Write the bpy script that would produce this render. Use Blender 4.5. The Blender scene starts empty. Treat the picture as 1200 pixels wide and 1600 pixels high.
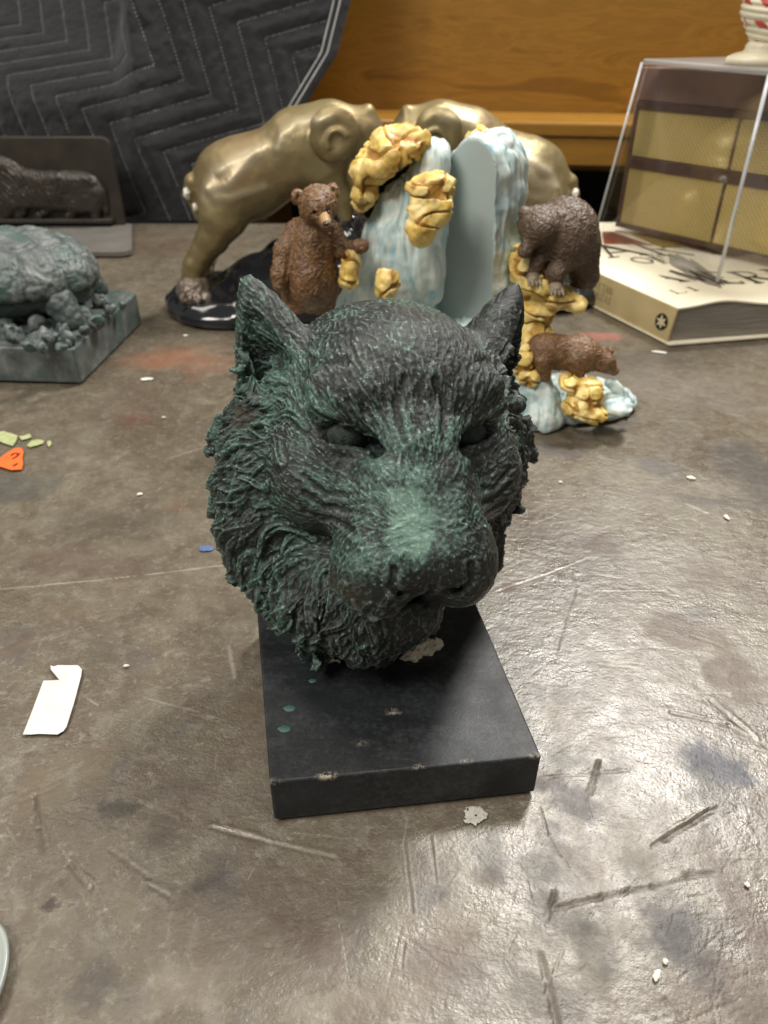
import bpy, math, random
import numpy as np
from mathutils import Vector, Matrix, kdtree

sc = bpy.context.scene
# ------------------------------------------------------------------ camera
CAM_H = 0.30
PITCH = math.radians(34.0)
FPX = 1150.0                      # focal length in pixels of the 1200 x 1600 photograph
cam_d = bpy.data.cameras.new("camera")
cam = bpy.data.objects.new("camera", cam_d)
sc.collection.objects.link(cam)
cam.location = (0, 0, CAM_H)
cam.rotation_euler = (math.pi / 2 - PITCH, 0, 0)
cam_d.sensor_fit = 'VERTICAL'
cam_d.sensor_height = 36.0
cam_d.lens = FPX / 1600.0 * 36.0
cam_d.clip_start = 0.01
cam_d.clip_end = 60
cam_d.dof.use_dof = True
cam_d.dof.focus_distance = 0.33
cam_d.dof.aperture_fstop = 13.0
sc.camera = cam
# ------------------------------------------------------------------ light
sc.view_settings.view_transform = 'Standard'
sc.view_settings.look = 'None'
sc.view_settings.exposure = 0.0
sc.view_settings.gamma = 1.0
world = bpy.data.worlds.new("World")
sc.world = world
world.use_nodes = True
bg = world.node_tree.nodes["Background"]
bg.inputs[0].default_value = (1.0, 0.95, 0.87, 1)
bg.inputs[1].default_value = 0.20

def area(name, loc, target, size, power, col, size_y=None):
    d = bpy.data.lights.new(name, 'AREA')
    d.energy = power
    d.color = col
    d.size = size
    if size_y:
        d.shape = 'RECTANGLE'
        d.size_y = size_y
    o = bpy.data.objects.new(name, d)
    o.location = loc
    v = Vector(target) - Vector(loc)
    o.rotation_euler = v.to_track_quat('-Z', 'Y').to_euler()
    sc.collection.objects.link(o)
    return o

KEY = Vector((.30, .53, .79)).normalized()
area("key_ceiling_lamp", Vector((0, .25, .05)) + KEY * 2.3, (0, .25, .05), .32, 54, (1.0, .97, .92), .42)
area("far_ceiling_lamp", (-1.3, 1.5, 2.3), (-.1, .6, .05), .5, 9, (1.0, .93, .84), .8)
area("room_ceiling_lamp", (-1.0, -.45, 1.8), (-.1, .10, .0), .8, 39, (1.0, .95, .88), .8)
area("bench_fill_light", (.25, .35, 2.2), (.45, 1.3, .15), .5, 15, (1.0, .93, .84), .5)  # added fill light over the book and bench

# ------------------------------------------------------------------ helpers
CP, SP = math.cos(PITCH), math.sin(PITCH)

def ground(px, py, z=0.0):
    """point at height z seen at photo pixel (px, py)"""
    a = (px - 600) / FPX
    b = -(py - 800) / FPX
    d = (a, CP + b * SP, -SP + b * CP)
    k = (z - CAM_H) / d[2]
    return Vector((d[0] * k, d[1] * k, z))

def at(px, py, Y):
    """point at distance Y seen at photo pixel (px, py)"""
    a = (px - 600) / FPX
    b = -(py - 800) / FPX
    d = (a, CP + b * SP, -SP + b * CP)
    k = Y / d[1]
    return Vector((d[0] * k, Y, CAM_H + d[2] * k))

def scale_at(p):
    """metres per photo pixel at p"""
    return (p[1] * CP + (CAM_H - p[2]) * SP) / FPX

def tag(o, label=None, cat=None, group=None, kind=None):
    if label: o['label'] = label
    if cat: o['category'] = cat
    if group: o['group'] = group
    if kind: o['kind'] = kind
    return o

def empty(name, loc, label, cat, group=None):
    o = bpy.data.objects.new(name, None)
    o.empty_display_size = .02
    o.location = loc
    sc.collection.objects.link(o)
    tag(o, label, cat, group)
    return o

def link(name, me, mat, parent=None, smooth=True):
    """link a mesh (world coordinates) as one object"""
    if mat is not None:
        me.materials.append(mat)
    if smooth:
        me.polygons.foreach_set("use_smooth", np.ones(len(me.polygons), bool))
    o = bpy.data.objects.new(name, me)
    sc.collection.objects.link(o)
    if parent is not None:
        o.parent = parent
        w = Matrix.Translation(parent.location) if parent.type == 'EMPTY' else Matrix.Identity(4)
        o.matrix_parent_inverse = w.inverted()
    return o

def mesh_np(name, V, F):
    """F: (n,k) int array or list"""
    me = bpy.data.meshes.new(name)
    if isinstance(F, np.ndarray):
        n, k = F.shape
        me.vertices.add(len(V))
        me.vertices.foreach_set("co", np.asarray(V, np.float32).ravel())
        me.loops.add(n * k)
        me.loops.foreach_set("vertex_index", F.astype(np.int32).ravel())
        me.polygons.add(n)
        me.polygons.foreach_set("loop_start", np.arange(0, n * k, k, dtype=np.int32))
        me.update(calc_edges=True)
    else:
        me.from_pydata([tuple(v) for v in V], [], [tuple(f) for f in F])
        me.update()
    return me

def attr(me, name, vals):
    a = me.attributes.new(name, 'FLOAT', 'POINT')
    a.data.foreach_set("value", np.asarray(vals, np.float32))

def attrc(me, name, cols):
    a = me.attributes.new(name, 'FLOAT_COLOR', 'POINT')
    c = np.ones((len(cols), 4), np.float32)
    c[:, :cols.shape[1]] = cols
    a.data.foreach_set("color", c.ravel())

class MB:
    """collects simple shapes into one mesh"""
    def __init__(s):
        s.v = []; s.f = []
    def add(s, V, F):
        n = len(s.v)
        s.v += [tuple(v) for v in V]
        s.f += [tuple(n + i for i in f) for f in F]
        return s
    def hexa(s, b, t):
        """b, t: 4 bottom points and 4 top points, counter-clockwise from above"""
        return s.add(list(b) + list(t), [(3, 2, 1, 0), (4, 5, 6, 7), (0, 1, 5, 4), (1, 2, 6, 5), (2, 3, 7, 6), (3, 0, 4, 7)])
    def box(s, x0, x1, y0, y1, z0, z1):
        return s.hexa([(x0, y0, z0), (x1, y0, z0), (x1, y1, z0), (x0, y1, z0)], [(x0, y0, z1), (x1, y0, z1), (x1, y1, z1), (x0, y1, z1)])
    def prism(s, poly, z0, z1):
        n = len(poly)
        V = [(p[0], p[1], z0) for p in poly] + [(p[0], p[1], z1) for p in poly]
        F = [tuple(range(n - 1, -1, -1)), tuple(range(n, 2 * n))] + [(i, (i + 1) % n, n + (i + 1) % n, n + i) for i in range(n)]
        return s.add(V, F)
    def tube(s, pts, rad, n=6):
        pts = [Vector(p) for p in pts]
        rings = []
        for i, p in enumerate(pts):
            a = pts[max(i - 1, 0)]; b = pts[min(i + 1, len(pts) - 1)]
            t = (b - a).normalized()
            u = t.cross(Vector((0, 0, 1)))
            if u.length < 1e-3: u = t.cross(Vector((1, 0, 0)))
            u.normalize(); w = t.cross(u)
            r = rad[i] if hasattr(rad, '__len__') else rad
            rings += [p + (u * math.cos(2 * math.pi * k / n) + w * math.sin(2 * math.pi * k / n)) * r for k in range(n)]
        F = []
        for i in range(len(pts) - 1):
            for k in range(n):
                F.append((i * n + k, i * n + (k + 1) % n, (i + 1) * n + (k + 1) % n, (i + 1) * n + k))
        F.append(tuple(range(n - 1, -1, -1)))
        F.append(tuple((len(pts) - 1) * n + k for k in range(n)))
        return s.add(rings, F)
    def build(s, name, mat, parent=None, bevel=0, smooth=False, segs=2):
        me = bpy.data.meshes.new(name)
        me.from_pydata(s.v, [], s.f)
        me.update()
        if bevel:
            import bmesh
            bm = bmesh.new(); bm.from_mesh(me)
            bmesh.ops.recalc_face_normals(bm, faces=bm.faces)
            bmesh.ops.bevel(bm, geom=list(bm.edges), offset=bevel, segments=segs, profile=.5, affect='EDGES', clamp_overlap=True)
            bm.to_mesh(me); bm.free()
        else:
            import bmesh
            bm = bmesh.new(); bm.from_mesh(me)
            bmesh.ops.recalc_face_normals(bm, faces=bm.faces)
            bm.to_mesh(me); bm.free()
        return link(name, me, mat, parent, smooth)

# ---- vectorised value noise
def _hash(ix, iy, iz, seed):
    h = (ix.astype(np.uint32) * np.uint32(374761393) + iy.astype(np.uint32) * np.uint32(668265263)
         + iz.astype(np.uint32) * np.uint32(2147483647) + np.uint32(seed * 974711 + 12345))
    h = (h ^ (h >> np.uint32(13))) * np.uint32(1274126177)
    h = h ^ (h >> np.uint32(16))
    return (h & np.uint32(0xffffff)).astype(np.float32) / np.float32(0xffffff) * 2 - 1

def vnoise(P, freq, seed=0):
    Q = np.asarray(P, np.float32) * np.float32(freq) + np.float32(1000.5)
    I = np.floor(Q).astype(np.int64)
    T = (Q - I).astype(np.float32)
    T = T * T * (3 - 2 * T)
    out = np.zeros(len(Q), np.float32)
    for dx in (0, 1):
        wx = T[:, 0] if dx else 1 - T[:, 0]
        for dy in (0, 1):
            wy = T[:, 1] if dy else 1 - T[:, 1]
            for dz in (0, 1):
                wz = T[:, 2] if dz else 1 - T[:, 2]
                out += wx * wy * wz * _hash(I[:, 0] + dx, I[:, 1] + dy, I[:, 2] + dz, seed)
    return out

def fbm(P, freq, oct=3, seed=0, gain=.5):
    out = 0; a = 1
    for i in range(oct):
        out = out + a * vnoise(P, freq * 2 ** i, seed + i * 7)
        a *= gain
    return out

def smooth01(x, a, b):
    t = np.clip((x - a) / (b - a), 0, 1)
    return t * t * (3 - 2 * t)

# ---- signed distance functions
def ell(P, c, r, R=None):
    q = P - np.asarray(c, np.float32)
    if R is not None: q = q @ np.asarray(R, np.float32)
    r = np.asarray(r, np.float32)
    q1 = q / r
    k0 = np.sqrt((q1 * q1).sum(1)) + 1e-6
    q2 = q1 / r
    k1 = np.sqrt((q2 * q2).sum(1)) + 1e-6
    return k0 * (k0 - 1) / k1

def cone(P, a, b, ra, rb):
    a = np.asarray(a, np.float32); ba = np.asarray(b, np.float32) - a
    q = P - a
    t = np.clip(q @ ba / max(float(ba @ ba), 1e-12), 0, 1)
    d = q - t[:, None] * ba
    return np.sqrt((d * d).sum(1)) - (ra + (rb - ra) * t)

def smin(a, b, k):
    h = np.maximum(k - np.abs(a - b), 0) / k
    return np.minimum(a, b) - h * h * k * .25

def smax(a, b, k):
    return -smin(-a, -b, k)

def nets(func, lo, hi, n):
    """surface nets of func over the box; n cells along its longest side"""
    lo = np.asarray(lo, float); hi = np.asarray(hi, float)
    h = float((hi - lo).max()) / n
    K = 4
    dims = (np.ceil((hi - lo) / h / K).astype(int) + 1) * K
    cd = dims // K
    gx, gy, gz = [lo[i] + (np.arange(cd[i]) * K + (K - 1) / 2) * h for i in range(3)]
    C = np.stack(np.meshgrid(gx, gy, gz, indexing='ij'), -1).reshape(-1, 3).astype(np.float32)
    fc = func(C)
    near = np.abs(fc) < h * K * 1.8
    F = np.repeat(np.repeat(np.repeat(fc.reshape(cd), K, 0), K, 1), K, 2).astype(np.float32)
    idx = np.argwhere(near.reshape(cd))
    off = np.stack(np.meshgrid(*[np.arange(K)] * 3, indexing='ij'), -1).reshape(-1, 3)
    pi = (idx[:, None, :] * K + off[None]).reshape(-1, 3)
    Pf = (lo + pi * h).astype(np.float32)
    vals = np.empty(len(Pf), np.float32)
    for s in range(0, len(Pf), 400000):
        vals[s:s + 400000] = func(Pf[s:s + 400000])
    F[pi[:, 0], pi[:, 1], pi[:, 2]] = vals
    I = F < 0
    s0 = [slice(0, -1), slice(1, None)]
    cnt = sum(I[s0[a], s0[b], s0[c]].astype(np.int8) for a in (0, 1) for b in (0, 1) for c in (0, 1))
    act = np.argwhere((cnt > 0) & (cnt < 8))
    cs = [(a, b, c) for a in (0, 1) for b in (0, 1) for c in (0, 1)]
    cv = np.stack([F[act[:, 0] + a, act[:, 1] + b, act[:, 2] + c] for a, b, c in cs], 1)
    acc = np.zeros((len(act), 3)); num = np.zeros(len(act))
    for i in range(8):
        for j in range(i + 1, 8):
            d = np.abs(np.subtract(cs[i], cs[j])).sum()
            if d != 1: continue
            a, b = cv[:, i], cv[:, j]
            m = (a < 0) != (b < 0)
            t = np.where(m, a / np.where(m, a - b, 1), 0)
            pt = np.array(cs[i])[None] + t[:, None] * (np.array(cs[j]) - np.array(cs[i]))[None]
            acc += pt * m[:, None]; num += m
    V = lo + (act + acc / num[:, None]) * h
    cid = -np.ones(cnt.shape, np.int64)
    cid[act[:, 0], act[:, 1], act[:, 2]] = np.arange(len(act))
    faces = []
    for ax in range(3):
        u, v = (ax + 1) % 3, (ax + 2) % 3
        sa = [slice(None)] * 3; sb = [slice(None)] * 3
        sa[ax] = slice(0, -1); sb[ax] = slice(1, None)
        A = I[tuple(sa)]; B = I[tuple(sb)]
        e = np.argwhere(A != B)
        ok = (e[:, u] > 0) & (e[:, v] > 0) & (e[:, u] < I.shape[u] - 1) & (e[:, v] < I.shape[v] - 1)
        e = e[ok]
        du = np.zeros(3, int); du[u] = 1
        dv = np.zeros(3, int); dv[v] = 1
        c = [e - du - dv, e - dv, e, e - du]
        q = np.stack([cid[k[:, 0], k[:, 1], k[:, 2]] for k in c], 1)
        flip = ~A[e[:, 0], e[:, 1], e[:, 2]]
        q[flip] = q[flip][:, ::-1]
        faces.append(q)
    Fq = np.concatenate(faces)
    Fq = Fq[(Fq >= 0).all(1)]
    return V.astype(np.float32), Fq

def subdiv(V, F):
    """split every quad in four (linear)"""
    n = len(V)
    E = np.concatenate([F[:, [0, 1]], F[:, [1, 2]], F[:, [2, 3]], F[:, [3, 0]]])
    Es = np.sort(E, 1)
    key = Es[:, 0] * n + Es[:, 1]
    uk, inv = np.unique(key, return_inverse=True)
    a, b = uk // n, uk % n
    VE = (V[a] + V[b]) / 2
    VF = V[F].mean(1)
    m = len(F)
    e = inv.reshape(4, m) + n
    c = n + len(uk) + np.arange(m)
    Fn = np.concatenate([np.stack([F[:, 0], e[0], c, e[3]], 1), np.stack([e[0], F[:, 1], e[1], c], 1),
                         np.stack([c, e[1], F[:, 2], e[2]], 1), np.stack([e[3], c, e[2], F[:, 3]], 1)])
    return np.concatenate([V, VE, VF]).astype(np.float32), Fn

def grad(func, V, e):
    G = np.empty_like(V)
    for i in range(3):
        d = np.zeros(3, np.float32); d[i] = e
        G[:, i] = func(V + d) - func(V - d)
    L = np.sqrt((G * G).sum(1)) + 1e-9
    return G / L[:, None], L / (2 * e)

def project(func, V, e, it=1):
    for _ in range(it):
        N, L = grad(func, V, e)
        f = func(V)
        V = V - N * (np.clip(f / np.maximum(L, .3), -4 * e, 4 * e))[:, None]
    N, L = grad(func, V, e)
    return V.astype(np.float32), N.astype(np.float32)

def normals(V, F):
    d1 = V[F[:, 2]] - V[F[:, 0]]; d2 = V[F[:, 3]] - V[F[:, 1]]
    fn = np.cross(d1, d2)
    N = np.zeros_like(V)
    for k in range(4):
        for i in range(3):
            N[:, i] += np.bincount(F[:, k], fn[:, i], len(V)).astype(V.dtype)
    return N / (np.sqrt((N * N).sum(1)) + 1e-12)[:, None]

def sdf_mesh(func, lo, hi, n, sub=0):
    V, F = nets(func, lo, hi, n)
    h = float((np.asarray(hi) - np.asarray(lo)).max()) / n
    V, N = project(func, V, h * .5)
    for _ in range(sub):
        V, F = subdiv(V, F)
        V, N = project(func, V, h * .25)
    return V, F, N

def tufts(V, N, flow, sizes, rng, groove=.0):
    """stamp overlapping lock / stroke shapes; sizes: list of (count, L, W, H, mask or None). returns displacement"""
    kd = kdtree.KDTree(len(V))
    for i, v in enumerate(V.tolist()):
        kd.insert(v, i)
    kd.balance()
    D = np.zeros(len(V), np.float32)
    for cnt, L, W, H, mask in sizes:
        pool = np.arange(len(V)) if mask is None else np.nonzero(mask > rng.random(len(V)))[0]
        if len(pool) == 0: continue
        layer = np.zeros(len(V), np.float32)
        for c in rng.choice(pool, cnt):
            s = .6 + .8 * rng.random()
            l = L * s; w = W * s; hh = H * (.5 + .7 * rng.random())
            r = kd.find_range(V[c].tolist(), l)
            ids = np.fromiter((x[1] for x in r), np.int64, len(r))
            if len(ids) < 4: continue
            n = N[c]
            d = flow[c] + rng.normal(0, .22, 3)
            d = d - n * (d @ n)
            ln = math.sqrt(float(d @ d))
            if ln < 1e-4: continue
            d = d / ln
            t = np.cross(n, d)
            q = V[ids] - V[c]
            ok = (N[ids] @ n) > .2
            a = q @ d / l
            b = q @ t / w + (.35 if L < .006 else .95) * np.sin(a * 2.4 + rng.random() * 6)
            prof = np.clip(1 - a * a, 0, 1) ** .5
            cr = np.clip(1 - (b / np.maximum(prof * (1.0 - .35 * a), .05)) ** 2, 0, 1)
            hgt = hh * cr * (.25 + .75 * np.clip((a + 1) / 1.7, 0, 1)) * np.clip((1 - a) * 5, 0, 1)
            if groove: hgt = hgt * (1 - groove * np.abs(np.sin(b * 4.5 + c)))
            layer[ids] = np.maximum(layer[ids], hgt * ok)
        D += layer
    return D

# ------------------------------------------------------------------ materials
def nodes(name):
    m = bpy.data.materials.new(name)
    m.use_nodes = True
    nt = m.node_tree
    b = nt.nodes["Principled BSDF"]
    return m, nt, b

def nn(nt, t, **kw):
    n = nt.nodes.new(t)
    for k, v in kw.items():
        setattr(n, k, v)
    return n

def ramp(nt, fac, stops):
    r = nn(nt, 'ShaderNodeValToRGB')
    el = r.color_ramp.elements
    while len(el) < len(stops): el.new(.5)
    for e, (p, c) in zip(el, stops):
        e.position = p
        e.color = (c[0], c[1], c[2], 1)
    nt.links.new(fac, r.inputs[0])
    return r.outputs[0]

def coords(nt, scale=(1, 1, 1), rot=(0, 0, 0)):
    g = nn(nt, 'ShaderNodeNewGeometry')
    mp = nn(nt, 'ShaderNodeMapping')
    mp.inputs['Scale'].default_value = scale
    mp.inputs['Rotation'].default_value = rot
    nt.links.new(g.outputs['Position'], mp.inputs['Vector'])
    return mp.outputs[0]

def noise(nt, vec, scale, detail=4, rough=.55, dist=0):
    n = nn(nt, 'ShaderNodeTexNoise')
    n.inputs['Scale'].default_value = scale
    n.inputs['Detail'].default_value = detail
    n.inputs['Roughness'].default_value = rough
    n.inputs['Distortion'].default_value = dist
    if vec is not None: nt.links.new(vec, n.inputs['Vector'])
    return n.outputs[0]

def mixc(nt, fac, a, b, mode='MIX'):
    m = nn(nt, 'ShaderNodeMix', data_type='RGBA', blend_type=mode)
    for sock, val in ((0, fac), (6, a), (7, b)):
        if isinstance(val, (int, float)): m.inputs[sock].default_value = val
        elif isinstance(val, tuple): m.inputs[sock].default_value = (val[0], val[1], val[2], 1)
        else: nt.links.new(val, m.inputs[sock])
    return m.outputs[2]

def mth(nt, op, a, b=0.0, clamp=False):
    m = nn(nt, 'ShaderNodeMath', operation=op, use_clamp=clamp)
    for i, v in enumerate((a, b)):
        if isinstance(v, (int, float)): m.inputs[i].default_value = v
        else: nt.links.new(v, m.inputs[i])
    return m.outputs[0]

def at_node(nt, name, out='Fac'):
    a = nn(nt, 'ShaderNodeAttribute', attribute_name=name)
    return a.outputs[out]

def bump(nt, bsdf, height, dist, strength=1.0):
    b = nn(nt, 'ShaderNodeBump')
    b.inputs['Strength'].default_value = strength
    b.inputs['Distance'].default_value = dist
    nt.links.new(height, b.inputs['Height'])
    nt.links.new(b.outputs[0], bsdf.inputs['Normal'])

def simple(name, c1, c2=None, rough=.5, metal=0, scale=60, bmp=0, bscale=None, spec=.5, coat=0):
    m, nt, b = nodes(name)
    b.inputs['Roughness'].default_value = rough
    b.inputs['Metallic'].default_value = metal
    b.inputs['Specular IOR Level'].default_value = spec
    b.inputs['Coat Weight'].default_value = coat
    v = coords(nt)
    if c2 is None: c2 = tuple(x * .75 for x in c1)
    n = noise(nt, v, scale, 5)
    nt.links.new(ramp(nt, n, [(.3, c1), (.7, c2)]), b.inputs['Base Color'])
    if bmp:
        bump(nt, b, noise(nt, v, bscale or scale * 3, 4), bmp)
    return m
# ------------------------------------------------------------------ tiger head bust
def tiger():
    rng = np.random.default_rng(5)
    PL_H = .025
    base_c = (0.0, .262, 0)
    root = empty('tiger_bust', base_c, 'dark green patinated tiger head on a square black plinth in the middle of the table', 'sculpture')
    # plinth (its four top corners as they stand; slightly out of square)
    mp, nt, b = nodes('black_painted_wood')
    v = coords(nt)
    n1 = noise(nt, v, 35, 6, .6, .4)
    n2 = noise(nt, v, 420, 4, .7)
    col = ramp(nt, n1, [(.32, (.008, .009, .010)), (.68, (.018, .021, .024))])
    dust_sheen = ramp(nt, mth(nt, 'MULTIPLY', noise(nt, coords(nt, (1, 3.5, 1), (0, 0, .5)), 26, 7, .75), n2), [(.22, (0, 0, 0)), (.5, (1, 1, 1))])
    col = mixc(nt, mth(nt, 'MULTIPLY', dust_sheen, .28), col, (.16, .17, .18))  # dust streaks, paled to add to the grey sheen of the top
    wear = at_node(nt, 'wear')
    wr = mth(nt, 'MULTIPLY', wear, ramp(nt, noise(nt, v, 480, 5, .75), [(.47, (0, 0, 0)), (.52, (1, 1, 1))]))
    col = mixc(nt, wr, col, (.42, .37, .28))
    nt.links.new(col, b.inputs['Base Color'])
    nt.links.new(ramp(nt, noise(nt, v, 60, 5), [(.3, (.40, .40, .40)), (.7, (.54, .54, .54))]), b.inputs['Roughness'])
    b.inputs['Specular IOR Level'].default_value = .45
    bump(nt, b, noise(nt, v, 900, 5, .7), .00018)
    bot = [(-.0492, .1964), (.0700, .2108), (.0520, .3190), (-.0722, .3170)]
    top = [(-.0495, .1985), (.0706, .2120), (.0515, .3180), (-.0722, .3165)]
    mb = MB()
    mb.hexa([(x, y, .0008) for x, y in bot], [(x, y, PL_H) for x, y in top])
    pl = mb.build('plinth', mp, root, bevel=.0011, segs=3)
    # dense remap for wear: subdivide
    import bmesh
    bm = bmesh.new(); bm.from_mesh(pl.data)
    bmesh.ops.subdivide_edges(bm, edges=[e for e in bm.edges if e.calc_length() > .01], cuts=60, use_grid_fill=True)
    bm.to_mesh(pl.data); bm.free()
    V = np.empty(len(pl.data.vertices) * 3, np.float32); pl.data.vertices.foreach_get('co', V); V = V.reshape(-1, 3)
    w = np.zeros(len(V), np.float32)
    spots = [((511, 1213), .0020, 1.0), ((563, 1160), .0012, .6), ((615, 1112), .0016, .9), ((655, 1199), .0012, .6), ((728, 1190), .0012, .5), ((424, 1224), .002, .8), ((840, 1180), .002, .5), ((668, 1262), .001, .8)]
    for (px, py), r, a in spots:
        c = np.array(ground(px, py, PL_H if py < 1225 else .012))
        w = np.maximum(w, a * np.clip(1.4 - np.linalg.norm((V - c) * np.array((.5, 1.3, 1.0)), axis=1) / r, 0, 1))
    attr(pl.data, 'wear', w)

    # ---- head, in its own frame (cm): u image-right, v up, w out of the face
    yaw, pit, roll = math.radians(14), math.radians(-14), math.radians(-5.5)
    S = 1.085
    f = Vector((math.sin(yaw) * math.cos(pit), -math.cos(yaw) * math.cos(pit), -math.sin(pit)))
    u = Vector((math.cos(yaw), math.sin(yaw), 0))
    vv = f.cross(u) * -1
    if vv.z < 0: vv = -vv
    cr, sr = math.cos(roll), math.sin(roll)
    u, vv = u * cr + vv * sr, vv * cr - u * sr
    R = np.array([u, vv, f], np.float32)          # rows: axes
    C = np.array([.0012, .312, .1285], np.float32)
    def toW(q): return C + (np.atleast_2d(np.asarray(q, np.float32)) / 100 * S) @ R
    def toL(P): return ((P - C) @ R.T) * (100 / S)
    def rotm(ax, deg):
        return np.array(Matrix.Rotation(math.radians(deg), 3, ax), np.float32)

    locks = []
    lr = np.random.default_rng(12)
    # long curling locks of the ruff, root -> tip
    for s in (-1, 1):
        for k in range(13 if s < 0 else 7):
            a = math.radians(30 - k * 11 + lr.normal(0, 3))
            ra = 5.4
            root_p = np.array([s * (ra * math.cos(a)) * 1.02 , ra * 1.1 * math.sin(a) - 1.5, -1.5 + lr.normal(0, .6)])
            ln = 2.2 + lr.random() * 1.0
            dr = np.array([s * math.cos(a - .45), math.sin(a - .55) - .25, -.35])
            dr /= np.linalg.norm(dr)
            mid = root_p + dr * ln * .6
            tip = root_p + dr * ln + np.array([0, -.8, .15])
            locks.append((root_p, mid, tip, .85 + .2 * lr.random()))

    curls = []
    for a0, m0, t0, r0 in (((5.2, -.8, -1.5), (6.4, -2.0, -1.6), (6.9, -3.6, -1.0), .8), ((5.0, .8, -1.4), (6.5, .2, -1.6), (6.9, -1.0, -1.3), .8),
                           ((4.6, -2.6, -1.2), (5.6, -4.0, -1.2), (5.5, -5.2, -.6), .8),
                           ((-4.0, -5.0, 1.8), (-4.6, -6.6, 2.2), (-3.8, -8.3, 2.6), .75), ((-3.2, -5.2, 2.6), (-3.6, -6.8, 3.1), (-2.7, -8.2, 3.4), .65),
                           ((-2.4, -5.6, 3.3), (-2.7, -7.2, 3.8), (-1.8, -8.4, 3.9), .55), ((-5.0, -4.6, .6), (-5.6, -6.2, .9), (-4.9, -7.9, 1.3), .75),
                           ((-1.2, -6.4, 3.4), (-1.4, -7.9, 3.4), (-.5, -9.2, 3.0), .5), ((-3.4, -6.6, 1.2), (-3.9, -8.4, 1.4), (-3.0, -9.9, 1.9), .6)):
        curls.append((np.array(a0), np.array(m0), np.array(t0), r0))
    EYES = [(-2.5, 1.35, 10), (2.5, 1.3, -10)]
    def body(q):
        x = np.abs(q[:, 0]); qs = np.stack([x, q[:, 1], q[:, 2]], 1)
        d = ell(q, (0, 1.7, -.6), (5.0, 4.5, 5.2))
        d = smin(d, ell(q, (0, 2.7, 2.4), (3.3, 2.6, 1.9)), 1.6)                 # forehead
        d = smin(d, ell(qs, (2.2, 2.9, 3.2), (1.6, .8, 1.0), rotm('Z', 12)), .9)   # brow
        d = smin(d, ell(qs, (3.3, -.7, 2.0), (2.1, 2.2, 2.3)), 1.2)               # cheekbone
        d = smin(d, ell(q, (0, .6, 4.3), (2.0, 1.9, 1.5)), .9)                    # root of the nose
        d = smin(d, cone(q, (-.65, .4, 4.0), (-.6, -2.6, 6.25), 1.4, 1.25), .8)   # broad bridge
        d = smin(d, cone(q, (.65, .4, 4.0), (.6, -2.6, 6.25), 1.4, 1.25), .8)
        d = smin(d, cone(qs, (.9, -.5, 4.9), (1.25, -2.5, 5.75), 1.3, 1.40), .8)
        d = smin(d, ell(qs, (1.6, -3.45, 5.15), (1.72, 1.9, 2.15)), .8)
        d = smin(d, ell(qs, (2.0, -1.4, 3.3), (1.3, 1.5, 1.7)), .9)            # muzzle pads
        d = smin(d, ell(q, (0, -3.05, 6.75), (1.5, .85, .85)), .5)                # nose
        d = smin(d, ell(q, (-.15, -5.8, 4.2), (1.7, 1.5, 1.8)), .6)                 # chin
        d = smin(d, ell(q, (-.5, -6.6, 1.8), (2.6, 2.4, 2.6)), 1.3)               # throat
        L = q * np.array((-1, 1, 1), np.float32)
        d = smin(d, ell(L, (4.6, -2.6, -1.0), (2.8, 4.9, 2.8)), .7)              # left ruff
        d = smin(d, ell(L, (3.0, -5.8, 1.0), (1.9, 2.9, 2.3)), 1.3)
        d = smin(d, ell(q, (4.2, -1.3, -1.0), (2.5, 3.6, 2.6)), 1.4)             # right ruff, smaller
        return d
    def surfw(a, b):
        w = np.linspace(9, 0, 900)
        d = body(np.stack([np.full(900, a), np.full(900, b), w], 1).astype(np.float32))
        i = np.argmax(d < 0)
        return float(w[i])
    eyes = [(a, b, surfw(a, b), rz) for a, b, rz in EYES]

    def F(P):
        q = toL(P)
        x = np.abs(q[:, 0]); qs = np.stack([x, q[:, 1], q[:, 2]], 1)
        d = body(q)
        for a, b_, w_, rz in eyes:
            s = 1 if a > 0 else -1
            Rz = rotm('Z', s * 14)
            d = smax(d, -ell(q, (a - s * .1, b_, w_ - .05), (1.25, .74, 1.1), Rz), .35)
            d = smax(d, -ell(q, (a - s * 1.0, b_ - .35, w_ + .25), (.55, .35, .8), Rz), .4)
            # heavy slanting upper lid, thin lower lid
            A = np.array((a, b_, w_), np.float32)
            d = smin(d, cone(q, A + (-s * 1.15, .42, .12), A + (s * 1.25, 1.12, -.80), .40, .34), .4)
            d = smin(d, cone(q, A + (-s * .7, -.62, .05), A + (s * 1.0, -.35, -.6), .20, .18), .3)
        # nostrils
        d = smax(d, -cone(qs, (.6, -3.85, 7.35), (1.2, -3.6, 7.1), .20, .15), .2)
        # ears
        for s in (-1, 1):
            tip = np.array([s * 5.9, 6.9, -.9]); ro = np.array([s * 4.25, 2.6, -.6])
            ax = tip - ro; ax /= np.linalg.norm(ax)
            opn = np.array([-.62, -.12, .78]) if s < 0 else np.array([.80, -.12, .58])
            opn = opn - ax * (opn @ ax); opn /= np.linalg.norm(opn)
            sd = np.cross(ax, opn)
            M = np.stack([sd, ax, opn], 1).astype(np.float32)
            cc = ro + ax * 1.6
            e = (q - cc.astype(np.float32)) @ M
            k2 = 1.45 if s < 0 else 1.0
            r2 = np.sqrt((e[:, 0] * .95) ** 2 + (e[:, 2] * k2) ** 2)
            yy = e[:, 1]
            rad = np.clip((2.15 if s < 0 else 1.95) * np.clip((3.1 - yy) / 4.4, 0, 1.2) ** .62, 0, 2.1)
            blade = (r2 - rad) * .7
            hole = cone(e, (0, 2.6, .8 if s < 0 else .8), (0, -.6, 1.2), .05, 1.45)
            blade = smax(blade, -hole, .12)
            blade = np.maximum(blade, -yy - 2.6)
            d = smin(d, blade, .45)
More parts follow.
